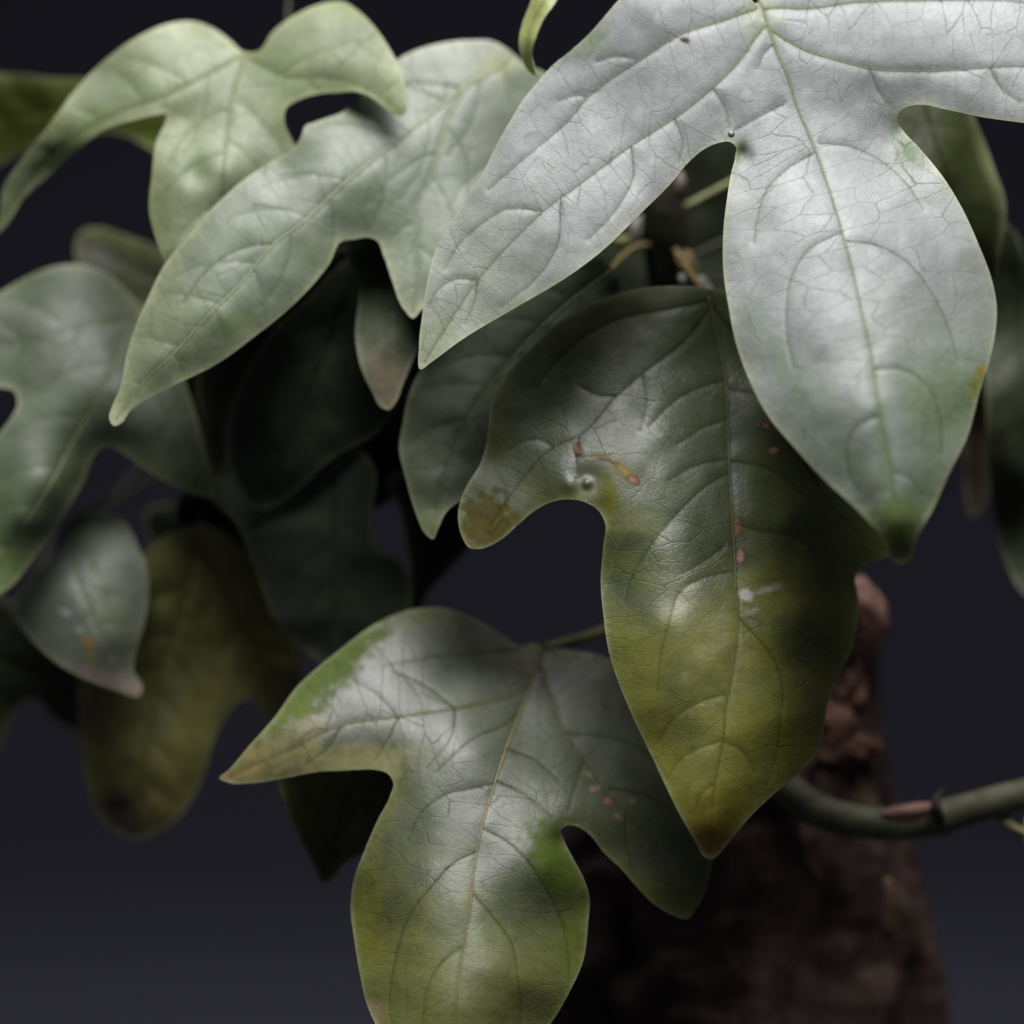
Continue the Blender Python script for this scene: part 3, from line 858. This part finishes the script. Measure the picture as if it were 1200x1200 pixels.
build_leaf(L15_OUT, L15_CTRL, L15_PRIM, L15_SEC, step=2.6, base=(.090, .108, .058), mats=M_SATIN, spots=L15_SPOT,
           margin=((.16, .18, .035), 20, .8), margin_matte=.16, grads=[(560, 980, 555, 1200, (.190, .212, .045), .8)],
           label='three-lobed sage leaf with yellow-green margins and tan pointed side tip',
           stalk=[(655, 755, 55), (685, 747, 64), (712, 738, 74), (770, 720, 95), (850, 705, 102), (900, 700, 104)], stalk_r=(3.4, 3.2), stalk_mat=M_STALK,
           auto=False, quilt=.45, groove=.5, wave=.5, seed=37, rib=1.4, vein_mat=M_VEIN_TAN, bumps=[(660, 985, 16, -2), (670, 1012, 22, -1.5)])

L2_OUT = [(133, 499), (128, 491), (132, 475), (140, 457), (150, 410), (158, 385), (173, 350), (193, 310), (220, 277), (253, 240), (283, 213), (317, 190), (347, 170), (354, 158), (358, 147), (366, 144), (377, 140), (400, 132),
          (430, 103), (450, 82), (470, 67), (510, 52), (550, 47), (577, 48), (597, 59), (613, 73), (640, 86), (662, 108), (655, 165), (610, 245), (545, 325), (508, 356), (495, 362), (484, 373), (473, 362), (460, 330), (450, 300),
          (442, 282), (433, 278), (417, 280), (400, 283), (387, 307), (367, 333), (337, 363), (300, 393), (253, 427), (207, 450), (173, 467), (152, 482), (142, 496)]
L2_CTRL = [(600, 72, 56), (540, 55, 58), (470, 90, 52), (500, 140, 46), (640, 110, 54), (600, 200, 46), (420, 130, 46), (355, 155, 39), (460, 170, 40), (400, 215, 33), (330, 190, 38), (260, 240, 33),
           (353, 262, 28), (430, 280, 33), (380, 300, 28), (287, 327, 23), (200, 310, 29), (247, 367, 20), (300, 390, 22), (160, 400, 23), (190, 420, 18), (220, 440, 20), (132, 495, 17),
           (505, 215, 38), (485, 365, 26), (470, 330, 28), (520, 300, 30)]
L2_PRIM = [[(598, 66), (587, 77), (543, 103), (510, 130), (460, 170), (407, 212), (353, 262), (320, 287), (287, 327), (247, 367), (200, 418), (173, 443), (136, 491)],
           [(545, 103), (533, 123), (517, 167), (503, 213), (489, 240), (487, 283), (488, 330), (484, 366)],
           [(590, 78), (600, 113), (608, 150), (600, 200)]]
build_leaf(L2_OUT, L2_CTRL, L2_PRIM, [[(320, 285), (297, 287), (263, 300), (233, 327), (215, 355)], [(543, 104), (510, 98), (480, 97), (455, 102)]], step=3, base=(.135, .175, .108), mats=M_WAXY,
           margin=((.25, .29, .15), 12, .6), spots=[(133, 490, 10, 14, .5, (.42, .40, .24), 1, .6), (484, 366, 9, 12, 0, (.36, .32, .20), 1, .5), (275, 380, 22, 14, -.6, (.13, .19, .06), 1.2, .6), (585, 75, 24, 14, -.3, (.30, .31, .10), 1.2, .6)],
           label='long pale green leaf pointing down beside the silvery leaf, with pale midrib', stalk=[(612, 84, 66), (660, 110, 72), (710, 120, 76), (765, 130, 76)], seed=5, quilt=.55, groove=.5, wave=.5, rib=2.2, vein_mat=M_VEIN_PALE,
           grads=[(350, 250, 140, 490, (.19, .225, .115), .7)], spacing=74)

L3_OUT = [(-3, 274), (0, 250), (3, 222), (23, 190), (60, 143), (93, 100), (127, 67), (167, 40), (200, 27), (227, 25), (253, 35), (273, 50), (284, 60), (302, 60), (320, 37), (347, 17), (383, 3), (402, 2), (420, 13), (440, 33),
          (460, 63), (472, 87), (475, 117), (475, 131), (468, 135), (453, 128), (433, 113), (413, 107), (400, 108), (373, 110), (350, 117), (335, 127), (333, 143), (340, 160), (346, 172), (345, 210), (310, 270), (260, 320), (215, 345),
          (193, 307), (182, 277), (175, 247), (178, 207), (183, 167), (194, 133), (180, 135), (160, 140), (127, 150), (93, 173), (60, 203), (27, 233), (7, 264)]
L3_CTRL = [(288, 62, 58), (230, 28, 62), (180, 60, 56), (200, 120, 50), (120, 90, 58), (110, 140, 53), (40, 190, 58), (0, 268, 64), (60, 170, 56), (60, 200, 60),
           (270, 110, 51), (215, 140, 50), (330, 120, 48), (262, 200, 37), (185, 200, 41), (335, 170, 45), (220, 300, 33), (200, 330, 35), (300, 250, 42),
           (350, 30, 56), (400, 10, 56), (400, 70, 44), (400, 105, 43), (440, 80, 41), (472, 128, 33), (345, 100, 48)]
L3_PRIM = [[(287, 62), (280, 85), (273, 107), (267, 150), (262, 200), (258, 250), (235, 310)], [(280, 66), (233, 92), (193, 112), (140, 130), (80, 165), (30, 215), (2, 262)], [(292, 68), (340, 90), (373, 90), (400, 93), (440, 108), (468, 130)]]
build_leaf(L3_OUT, L3_CTRL, L3_PRIM, [], step=3.4, base=(.21, .255, .14), mats=M_SOFT, margin=((.28, .33, .12), 14, .7), rib=1.6, vein_mat=M_VEIN,
           spots=[(228, 195, 12, 20, .2, (.12, .18, .05), 1, .6), (90, 160, 60, 14, -.7, (.17, .24, .07), 1.2, .6), (320, 85, 30, 16, .3, (.16, .22, .08), 1.3, .5), (330, 140, 10, 24, 0, (.16, .22, .06), 1.1, .6), (466, 130, 10, 8, 0, (.36, .40, .18), 1, .5)],
           label='pale yellow-green leaf with long drooping curved left lobe', stalk=[(300, 68, 70), (334, 42, 84), (338, 8, 92), (338, -60, 96), (430, -120, 92), (620, -130, 86), (772, -100, 72)], stalk_mat=M_STEM_DARK, seed=8, quilt=.9, groove=.6, wave=.65, spacing=58,
           bumps=[(232, 205, 18, -2.0)])

L5_OUT = [(-40, 370), (0, 343), (27, 327), (60, 313), (93, 310), (127, 322), (150, 343), (167, 363), (195, 402), (217, 450), (230, 487), (240, 527), (248, 560), (252, 582), (233, 580), (200, 567), (167, 547), (143, 530),
          (130, 523), (117, 526), (107, 540), (100, 560), (83, 590), (60, 627), (33, 663), (13, 687), (0, 696), (-22, 712), (-34, 660), (-30, 590), (-18, 535), (0, 507), (13, 490), (21, 472), (16, 458), (0, 454), (-30, 448), (-50, 420)]
L5_CTRL = [(165, 363, 82), (90, 312, 80), (20, 340, 78), (-30, 400, 72), (80, 400, 68), (20, 450, 64), (117, 467, 62), (60, 490, 58), (200, 450, 68), (160, 500, 62), (250, 578, 66), (130, 522, 66), (200, 560, 62),
           (60, 567, 52), (10, 560, 52), (90, 570, 62), (30, 613, 49), (50, 630, 56), (-15, 700, 48), (-20, 600, 52)]
L5_PRIM = [[(165, 365), (147, 400), (117, 467), (90, 510), (60, 567), (30, 613), (-14, 700)], [(160, 372), (175, 430), (205, 500), (246, 574)], [(155, 372), (100, 380), (30, 400), (-30, 410)]]
build_leaf(L5_OUT, L5_CTRL, L5_PRIM, [], step=4, base=(.078, .104, .058), mats=M_SOFT, label='grey-green leaf with round notch and long straight midrib', seed=14, quilt=.6, groove=.6, wave=.4, rib=1.8, spacing=62,
           stalk=[(185, 352, 92), (240, 330, 104), (380, 260, 110), (600, 180, 105), (765, 170, 80)], margin=((.13, .19, .06), 14, .6), grads=[(60, 560, 0, 690, (.14, .21, .06), .8)], rim=M_RIM_DARK)

L7_OUT = [(13, 713), (33, 680), (60, 640), (95, 600), (130, 600), (147, 613), (160, 637), (172, 667), (174, 700), (167, 737), (160, 762), (156, 785), (167, 808), (163, 815), (140, 810), (110, 800), (83, 787), (50, 763), (27, 737)]
L7_CTRL = [(110, 600, 86), (50, 660, 72), (90, 700, 64), (15, 713, 70), (160, 640, 76), (140, 700, 66), (172, 700, 70), (123, 750, 60), (60, 765, 64), (163, 812, 64), (160, 765, 66)]
build_leaf(L7_OUT, L7_CTRL, [[(100, 602), (85, 640), (100, 700), (123, 747), (150, 790), (164, 812)]], [], step=4, base=(.14, .165, .12), mats=M_SOFT, seed=17, wave=.6, quilt=.6, rib=1.3,
           label='small grey-green leaf with pinkish tip and an orange spot', spots=[(103, 753, 7, 9, 0, (.34, .17, .05), .8, .8), (108, 768, 6, 8, 0, (.22, .22, .04), .9, .7), (77, 717, 6, 4, .5, WHITE, .9, .6), (93, 738, 5, 4, .5, WHITE, .9, .5), (135, 800, 40, 10, .35, (.36, .25, .22), 1, .75), (125, 700, 14, 50, -.3, (.09, .13, .04), 1.2, .6)],
           stalk=[(118, 592, 92), (150, 560, 106), (260, 480, 122), (500, 400, 125), (780, 340, 96)], margin=((.20, .22, .14), 8, .5), rim=M_RIM_DARK, stalk_mat=M_STEM_DARK)

L8_OUT = [(92, 800), (100, 760), (140, 690), (190, 630), (240, 615), (300, 660), (345, 740), (352, 800), (345, 850), (326, 880), (315, 846), (307, 830), (297, 819), (283, 820), (267, 837), (251, 867), (241, 900), (227, 933), (207, 960), (183, 977), (157, 984), (133, 973), (113, 950), (100, 910), (93, 860)]
L8_CTRL = [(230, 620, 80), (120, 760, 86), (170, 760, 84), (95, 860, 96), (170, 870, 86), (245, 870, 92), (155, 980, 90), (200, 820, 88), (280, 750, 92), (340, 800, 98), (330, 870, 104), (190, 700, 81)]
build_leaf(L8_OUT, L8_CTRL, [[(230, 622), (210, 720), (185, 800), (170, 870), (158, 975)], [(232, 630), (275, 720), (320, 800), (328, 868)]], [], step=5, base=(.26, .255, .075), mats=M_SOFT, seed=19, rib=0, wave=1,
           label='olive hanging leaf with blackened rotting tip', spots=[(140, 955, 42, 36, .2, (.018, .012, .010), 1.0, .95), (185, 970, 30, 20, 0, (.04, .03, .012), 1.1, .7), (215, 930, 30, 40, .4, (.13, .115, .02), 1.3, .6), (200, 820, 16, 70, .5, (.12, .14, .08), 1.3, .5)],
           stalk=[(240, 600, 100), (300, 540, 120), (520, 440, 135), (790, 350, 100)], rim=M_RIM_DARK, stalk_mat=M_STEM_DARK)

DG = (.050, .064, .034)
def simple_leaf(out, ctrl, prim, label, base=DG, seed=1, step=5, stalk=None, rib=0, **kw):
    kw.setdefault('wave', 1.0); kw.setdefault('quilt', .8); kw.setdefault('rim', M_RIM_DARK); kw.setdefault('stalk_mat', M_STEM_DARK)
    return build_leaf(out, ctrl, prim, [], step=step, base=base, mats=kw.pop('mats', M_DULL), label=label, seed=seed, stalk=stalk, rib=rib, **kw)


# underside of a leaf behind the top-left leaf
simple_leaf([(-70, 80), (-20, 84), (0, 86), (33, 88), (67, 92), (97, 92), (140, 100), (200, 120), (205, 150), (184, 178), (172, 172), (155, 162), (133, 156), (90, 160), (50, 168), (20, 182), (0, 193), (-70, 210)],
            [(-60, 90, 108), (0, 90, 106), (100, 95, 104), (200, 140, 100), (180, 175, 102), (50, 140, 108), (0, 190, 114), (-60, 200, 116)], [[(200, 130), (100, 125), (0, 140), (-65, 150)]],
            'dim olive leaf underside behind the yellow-green leaf', base=(.075, .098, .012), seed=51, stalk=[(230, 140, 104), (300, 200, 108), (450, 190, 106), (600, 150, 100), (765, 100, 78)], spots=[(20, 92, 90, 7, 0, (.18, .21, .06), 1, .6), (168, 166, 30, 12, .3, (.10, .14, .03), 1, .5)])
simple_leaf([(88, 292), (97, 270), (110, 267), (150, 277), (187, 292), (230, 320), (240, 360), (190, 372), (150, 352), (112, 325), (92, 308)],
            [(92, 285, 118), (150, 290, 112), (230, 330, 108), (150, 345, 112), (190, 365, 110)], [[(235, 345), (180, 325), (130, 300), (95, 285)]], 'blurred dusky leaf tip above the grey-green notched leaf', base=(.085, .095, .05), seed=52,
            stalk=[(280, 340, 112), (420, 300, 118), (770, 240, 82)], spots=[(110, 300, 22, 18, .3, (.16, .15, .14), 1.2, .6), (150, 288, 50, 8, .35, (.10, .13, .02), 1.2, .6)])
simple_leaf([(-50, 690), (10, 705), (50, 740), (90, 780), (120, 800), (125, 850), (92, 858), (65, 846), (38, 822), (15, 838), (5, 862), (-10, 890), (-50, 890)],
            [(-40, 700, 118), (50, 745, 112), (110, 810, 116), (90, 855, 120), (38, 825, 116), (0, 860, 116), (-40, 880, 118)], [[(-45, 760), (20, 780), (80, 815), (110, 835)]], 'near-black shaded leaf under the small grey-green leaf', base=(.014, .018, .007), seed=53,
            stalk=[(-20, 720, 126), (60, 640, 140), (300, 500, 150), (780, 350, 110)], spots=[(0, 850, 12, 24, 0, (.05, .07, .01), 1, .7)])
# dark interior leaves
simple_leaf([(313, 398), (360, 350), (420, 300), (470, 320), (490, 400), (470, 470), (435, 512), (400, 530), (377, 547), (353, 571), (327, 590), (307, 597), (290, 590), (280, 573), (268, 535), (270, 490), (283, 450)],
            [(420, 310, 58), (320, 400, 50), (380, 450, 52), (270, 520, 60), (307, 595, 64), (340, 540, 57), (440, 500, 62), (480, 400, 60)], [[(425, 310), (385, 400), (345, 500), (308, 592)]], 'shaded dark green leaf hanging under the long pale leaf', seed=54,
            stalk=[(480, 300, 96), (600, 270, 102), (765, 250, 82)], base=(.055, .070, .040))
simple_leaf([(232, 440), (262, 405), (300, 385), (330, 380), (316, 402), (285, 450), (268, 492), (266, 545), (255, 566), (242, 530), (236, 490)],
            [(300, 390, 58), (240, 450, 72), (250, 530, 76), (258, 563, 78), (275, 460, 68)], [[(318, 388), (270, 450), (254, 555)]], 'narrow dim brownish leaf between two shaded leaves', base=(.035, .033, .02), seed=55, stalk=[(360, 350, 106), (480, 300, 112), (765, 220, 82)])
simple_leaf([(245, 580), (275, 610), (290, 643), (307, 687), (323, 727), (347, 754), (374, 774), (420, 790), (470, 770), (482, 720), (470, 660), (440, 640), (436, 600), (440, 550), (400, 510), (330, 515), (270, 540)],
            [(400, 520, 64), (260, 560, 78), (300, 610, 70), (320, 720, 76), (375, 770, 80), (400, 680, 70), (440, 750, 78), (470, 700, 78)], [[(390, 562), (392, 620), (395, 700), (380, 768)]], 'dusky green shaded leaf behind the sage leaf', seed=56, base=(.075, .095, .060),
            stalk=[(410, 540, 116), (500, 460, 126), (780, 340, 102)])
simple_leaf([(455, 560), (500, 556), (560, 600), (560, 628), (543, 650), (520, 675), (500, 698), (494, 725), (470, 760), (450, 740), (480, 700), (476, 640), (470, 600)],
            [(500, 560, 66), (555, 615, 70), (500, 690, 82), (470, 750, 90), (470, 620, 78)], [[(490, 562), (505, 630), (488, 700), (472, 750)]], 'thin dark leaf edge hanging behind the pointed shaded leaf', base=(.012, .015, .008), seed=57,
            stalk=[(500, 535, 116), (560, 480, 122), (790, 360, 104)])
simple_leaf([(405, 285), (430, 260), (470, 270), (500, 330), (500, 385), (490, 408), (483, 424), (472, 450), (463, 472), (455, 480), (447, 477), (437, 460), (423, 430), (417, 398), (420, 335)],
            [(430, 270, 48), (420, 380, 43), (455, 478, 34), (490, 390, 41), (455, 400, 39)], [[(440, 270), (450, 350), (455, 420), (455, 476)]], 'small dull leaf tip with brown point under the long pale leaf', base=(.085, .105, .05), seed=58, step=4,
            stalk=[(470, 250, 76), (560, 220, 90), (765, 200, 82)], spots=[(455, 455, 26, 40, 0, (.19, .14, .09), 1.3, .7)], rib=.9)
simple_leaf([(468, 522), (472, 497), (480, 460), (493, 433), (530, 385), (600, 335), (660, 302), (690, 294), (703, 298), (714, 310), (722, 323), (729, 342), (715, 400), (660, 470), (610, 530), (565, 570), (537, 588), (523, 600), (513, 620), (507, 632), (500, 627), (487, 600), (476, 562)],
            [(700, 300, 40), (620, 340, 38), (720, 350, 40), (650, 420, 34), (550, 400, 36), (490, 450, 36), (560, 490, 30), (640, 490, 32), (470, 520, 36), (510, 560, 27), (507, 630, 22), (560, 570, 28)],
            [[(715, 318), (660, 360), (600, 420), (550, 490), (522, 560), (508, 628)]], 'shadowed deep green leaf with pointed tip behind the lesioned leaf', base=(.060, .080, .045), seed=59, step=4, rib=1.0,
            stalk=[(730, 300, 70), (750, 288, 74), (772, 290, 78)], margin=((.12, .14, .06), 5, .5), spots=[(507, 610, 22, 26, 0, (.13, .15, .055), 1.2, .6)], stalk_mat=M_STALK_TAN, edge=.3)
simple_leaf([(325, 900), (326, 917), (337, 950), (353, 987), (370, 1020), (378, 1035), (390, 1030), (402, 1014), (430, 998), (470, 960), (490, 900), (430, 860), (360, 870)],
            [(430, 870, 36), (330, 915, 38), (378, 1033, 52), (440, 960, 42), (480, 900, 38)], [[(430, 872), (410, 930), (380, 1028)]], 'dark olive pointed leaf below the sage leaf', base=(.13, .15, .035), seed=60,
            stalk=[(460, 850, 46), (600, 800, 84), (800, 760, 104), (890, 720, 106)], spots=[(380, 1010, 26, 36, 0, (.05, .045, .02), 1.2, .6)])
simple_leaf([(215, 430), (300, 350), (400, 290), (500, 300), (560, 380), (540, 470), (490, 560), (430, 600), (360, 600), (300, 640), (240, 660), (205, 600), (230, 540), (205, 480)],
            [(400, 300, 60), (230, 440, 84), (210, 600, 92), (250, 650, 96), (360, 590, 84), (480, 560, 80), (550, 400, 66), (350, 450, 72)], [[(470, 310), (400, 400), (320, 500), (245, 640)], [(450, 340), (460, 450), (430, 580)]], 'added blackish broad leaf standing in for shade in the gap among the shaded leaves', base=(.016, .020, .010), seed=71,
            stalk=[(520, 290, 72), (640, 270, 84), (768, 230, 80)])  # added fill leaf: the gap's shade is put into its near-black pigment
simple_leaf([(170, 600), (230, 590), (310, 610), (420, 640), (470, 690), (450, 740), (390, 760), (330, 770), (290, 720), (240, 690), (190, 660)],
            [(180, 610, 128), (300, 620, 126), (460, 700, 110), (330, 760, 122), (240, 680, 128)], [[(460, 690), (340, 670), (185, 620)]], 'added blackish leaf standing in for shade behind the olive rotting leaf', base=(.014, .018, .009), seed=72,
            stalk=[(500, 660, 104), (620, 560, 112), (790, 380, 100)])  # added fill leaf, pigmented near-black in place of deep shade
# leaves behind the silvery leaf on the right
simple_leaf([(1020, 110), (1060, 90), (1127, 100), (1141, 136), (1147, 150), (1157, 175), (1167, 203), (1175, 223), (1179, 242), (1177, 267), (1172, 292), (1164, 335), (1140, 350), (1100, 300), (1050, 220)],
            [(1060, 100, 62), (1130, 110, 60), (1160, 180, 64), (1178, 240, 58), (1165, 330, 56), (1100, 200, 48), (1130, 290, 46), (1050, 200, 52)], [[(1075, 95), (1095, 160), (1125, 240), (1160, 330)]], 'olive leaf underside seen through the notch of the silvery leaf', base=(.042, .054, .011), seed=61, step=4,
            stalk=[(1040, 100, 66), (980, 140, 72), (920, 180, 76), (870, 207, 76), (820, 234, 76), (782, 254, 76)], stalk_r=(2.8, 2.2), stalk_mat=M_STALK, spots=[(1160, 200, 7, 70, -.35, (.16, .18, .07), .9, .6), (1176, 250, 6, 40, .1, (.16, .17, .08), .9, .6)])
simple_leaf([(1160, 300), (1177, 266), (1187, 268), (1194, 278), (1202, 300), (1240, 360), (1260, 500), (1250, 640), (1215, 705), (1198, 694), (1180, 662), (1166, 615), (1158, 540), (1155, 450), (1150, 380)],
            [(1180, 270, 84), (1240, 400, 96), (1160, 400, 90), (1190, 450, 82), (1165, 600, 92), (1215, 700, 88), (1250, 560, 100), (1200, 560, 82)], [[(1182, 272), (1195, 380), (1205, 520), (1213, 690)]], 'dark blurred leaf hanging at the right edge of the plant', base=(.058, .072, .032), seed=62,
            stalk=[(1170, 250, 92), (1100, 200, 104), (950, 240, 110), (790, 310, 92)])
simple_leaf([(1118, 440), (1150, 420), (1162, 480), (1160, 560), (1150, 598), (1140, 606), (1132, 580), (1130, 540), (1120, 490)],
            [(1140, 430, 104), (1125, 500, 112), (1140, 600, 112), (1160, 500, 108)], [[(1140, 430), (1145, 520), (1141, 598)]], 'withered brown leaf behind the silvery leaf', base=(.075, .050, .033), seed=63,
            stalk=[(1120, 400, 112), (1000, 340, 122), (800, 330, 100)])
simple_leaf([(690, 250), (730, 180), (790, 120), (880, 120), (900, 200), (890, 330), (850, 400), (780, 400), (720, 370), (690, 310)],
            [(780, 150, 116), (880, 140, 112), (870, 320, 118), (700, 260, 124), (830, 220, 116), (780, 380, 120)], [[(840, 135), (815, 220), (790, 330), (785, 385)]], 'dark green leaf deep inside, enlarged to darken the gap behind the silvery leaf', base=(.026, .034, .016), seed=64, stalk=[(840, 100, 112), (800, 70, 100), (775, 60, 78)])  # extended as dark fill, its near-black olive paints the gap's shade
# curled tip hanging in from above
build_leaf([(640, -60), (665, -62), (662, -20), (650, 4), (637, 22), (627, 45), (623, 66), (627, 89), (620, 84), (611, 68), (608, 50), (612, 28), (622, 2), (630, -30)],
           [(650, -60, 36), (660, -20, 30), (640, 0, 24), (612, 30, 28), (625, 45, 21), (610, 60, 25), (624, 86, 22)], [[(652, -60), (642, -10), (623, 30), (617, 60), (624, 86)]], [], step=3, base=(.22, .26, .07), mats=M_SOFT, seed=65, rib=1.0, wave=.8, auto=False,
           label='narrow curled yellow-green leaf tip hanging above the long pale leaf', stalk=[(670, -100, 48), (730, -110, 62), (772, -90, 70)], vein_mat=M_VEIN, grads=[(640, 0, 612, 60, (.30, .31, .11), .7)])

# ------------------------------------------------------------------ stem, side branch, buds
sp = catmull([(895, 590, 103), (860, 530, 100), (815, 420, 96), (790, 340, 88), (778, 260, 78), (772, 170, 76), (770, 80, 74), (773, -30, 70), (772, -110, 70)], 6)
w = unproject(sp[:, 0], sp[:, 1], sp[:, 2])
tv, tf = tube(w, np.linspace(34, 15, len(sp)) * .00027 * 1.1, 16, jitter=.06, seed=4)
mesh_obj('stem', tv, tf, [M_STEM_DARK], plant, tuple(w[0]))

bp = catmull([(872, 868, 96), (897, 898, 68), (925, 927, 60), (955, 948, 58), (1000, 962, 58), (1045, 966, 59), (1085, 962, 59), (1120, 953, 58), (1165, 940, 56), (1210, 928, 54), (1280, 905, 52), (1340, 870, 52)], 5)
w = unproject(bp[:, 0], bp[:, 1], bp[:, 2])
br = np.interp(bp[:, 0], [880, 930, 1000, 1060, 1095, 1103, 1112, 1180, 1340], [22, 20.5, 19.5, 19, 20, 22.5, 19, 18.5, 15]) * .00027
tv, tf = tube(w, br, 20, jitter=.03, seed=9)
bm_, nt_, bs_ = new_mat('branch_green')
tc_ = N(nt_, 'ShaderNodeTexCoord')
n_ = noise_tex(nt_, tc_.outputs['Object'], 140, 6, .6)
c_ = mix_col(nt_, map_range(nt_, n_.outputs[0], .35, .65, 0, 1, True), (.075, .080, .045), (.125, .125, .075))
n2_ = noise_tex(nt_, tc_.outputs['Object'], 900, 2, .5)
c_ = mix_col(nt_, map_range(nt_, n2_.outputs[0], .62, .72, 0, .6, True), c_, (.20, .17, .11))
nt_.links.new(c_, bs_.inputs['Base Color'])
bs_.inputs['Roughness'].default_value = .55; bs_.inputs['Specular IOR Level'].default_value = .3
bb_ = N(nt_, 'ShaderNodeBump'); bb_.inputs['Strength'].default_value = .4; bb_.inputs['Distance'].default_value = .0006
nt_.links.new(n_.outputs[0], bb_.inputs['Height']); nt_.links.new(bb_.outputs[0], bs_.inputs['Normal'])
branch = mesh_obj('side_branch', tv, tf, [bm_], plant, tuple(w[0]))
branch['label'] = 'grey-green smooth side branch with a pink scar and node'
lump('bark_scar', 1066, 951, 55, 36, 8, 8, M_SCAR, branch, 5, .3, .12)
M_BUD = plain_mat('bud_dark', (.02, .016, .012), (.05, .04, .03), 400, .6, .3, .3)
bq = catmull([(1103, 962, 52), (1097, 948, 50), (1098, 935, 51), (1106, 925, 54)], 2)
w = unproject(bq[:, 0], bq[:, 1], bq[:, 2])
tv, tf = tube(w, np.interp(np.arange(len(w)), [0, len(w) * .4, len(w) - 1], [6, 7, 1.5]) * .00027, 10, jitter=.1)
mesh_obj('bud', tv, tf, [M_BUD], branch, tuple(w[0]))
tq = catmull([(1160, 948, 57), (1172, 958, 56), (1190, 971, 53), (1206, 978, 50)], 3)
w = unproject(tq[:, 0], tq[:, 1], tq[:, 2])
tv, tf = tube(w, np.linspace(8, 4.5, len(w)) * .00027, 10, jitter=.06)
mesh_obj('twig', tv, tf, [plain_mat('twig_ochre', (.20, .19, .07), (.30, .27, .11), 300, .5, .3, .3)], branch, tuple(w[0]))
lump('bud', 1207, 975, 46, 8, 7, 18, plain_mat('bud_white', (.5, .52, .42), (.62, .62, .54), 300, .5, .4, .2), branch, 6, .2, .1)
# dry bracts where the leaf stalks meet the stem
M_BR1 = plain_mat('bract_tan', (.13, .095, .035), (.20, .14, .06), 300, .6, .3, .4)
M_BR2 = plain_mat('bract_pale', (.20, .20, .17), (.28, .27, .24), 300, .6, .3, .4)
lump('bract', 806, 312, 68, 11, 7, 17, M_BR1, plant, 7, .4, .3)
lump('bract', 800, 328, 64, 4.5, 4, 8, M_BR2, plant, 9, .4, .1)
lump('bract', 825, 336, 62, 8, 5, 12, M_BR2, plant, 10, .4, .5)
lump('bract', 746, 266, 76, 7, 6, 15, M_BR2, plant, 12, .4, -.3)
lump('bract', 735, 284, 78, 22, 7, 7, plain_mat('bract_olive', (.13, .14, .04), (.19, .19, .06), 300, .6, .3, .4), plant, 13, .3, -.15)
lump('bract', 797, 214, 72, 6, 6, 15, plain_mat('bract_pink', (.17, .13, .11), (.23, .18, .15), 300, .6, .3, .4), plant, 14, .3, -.1)
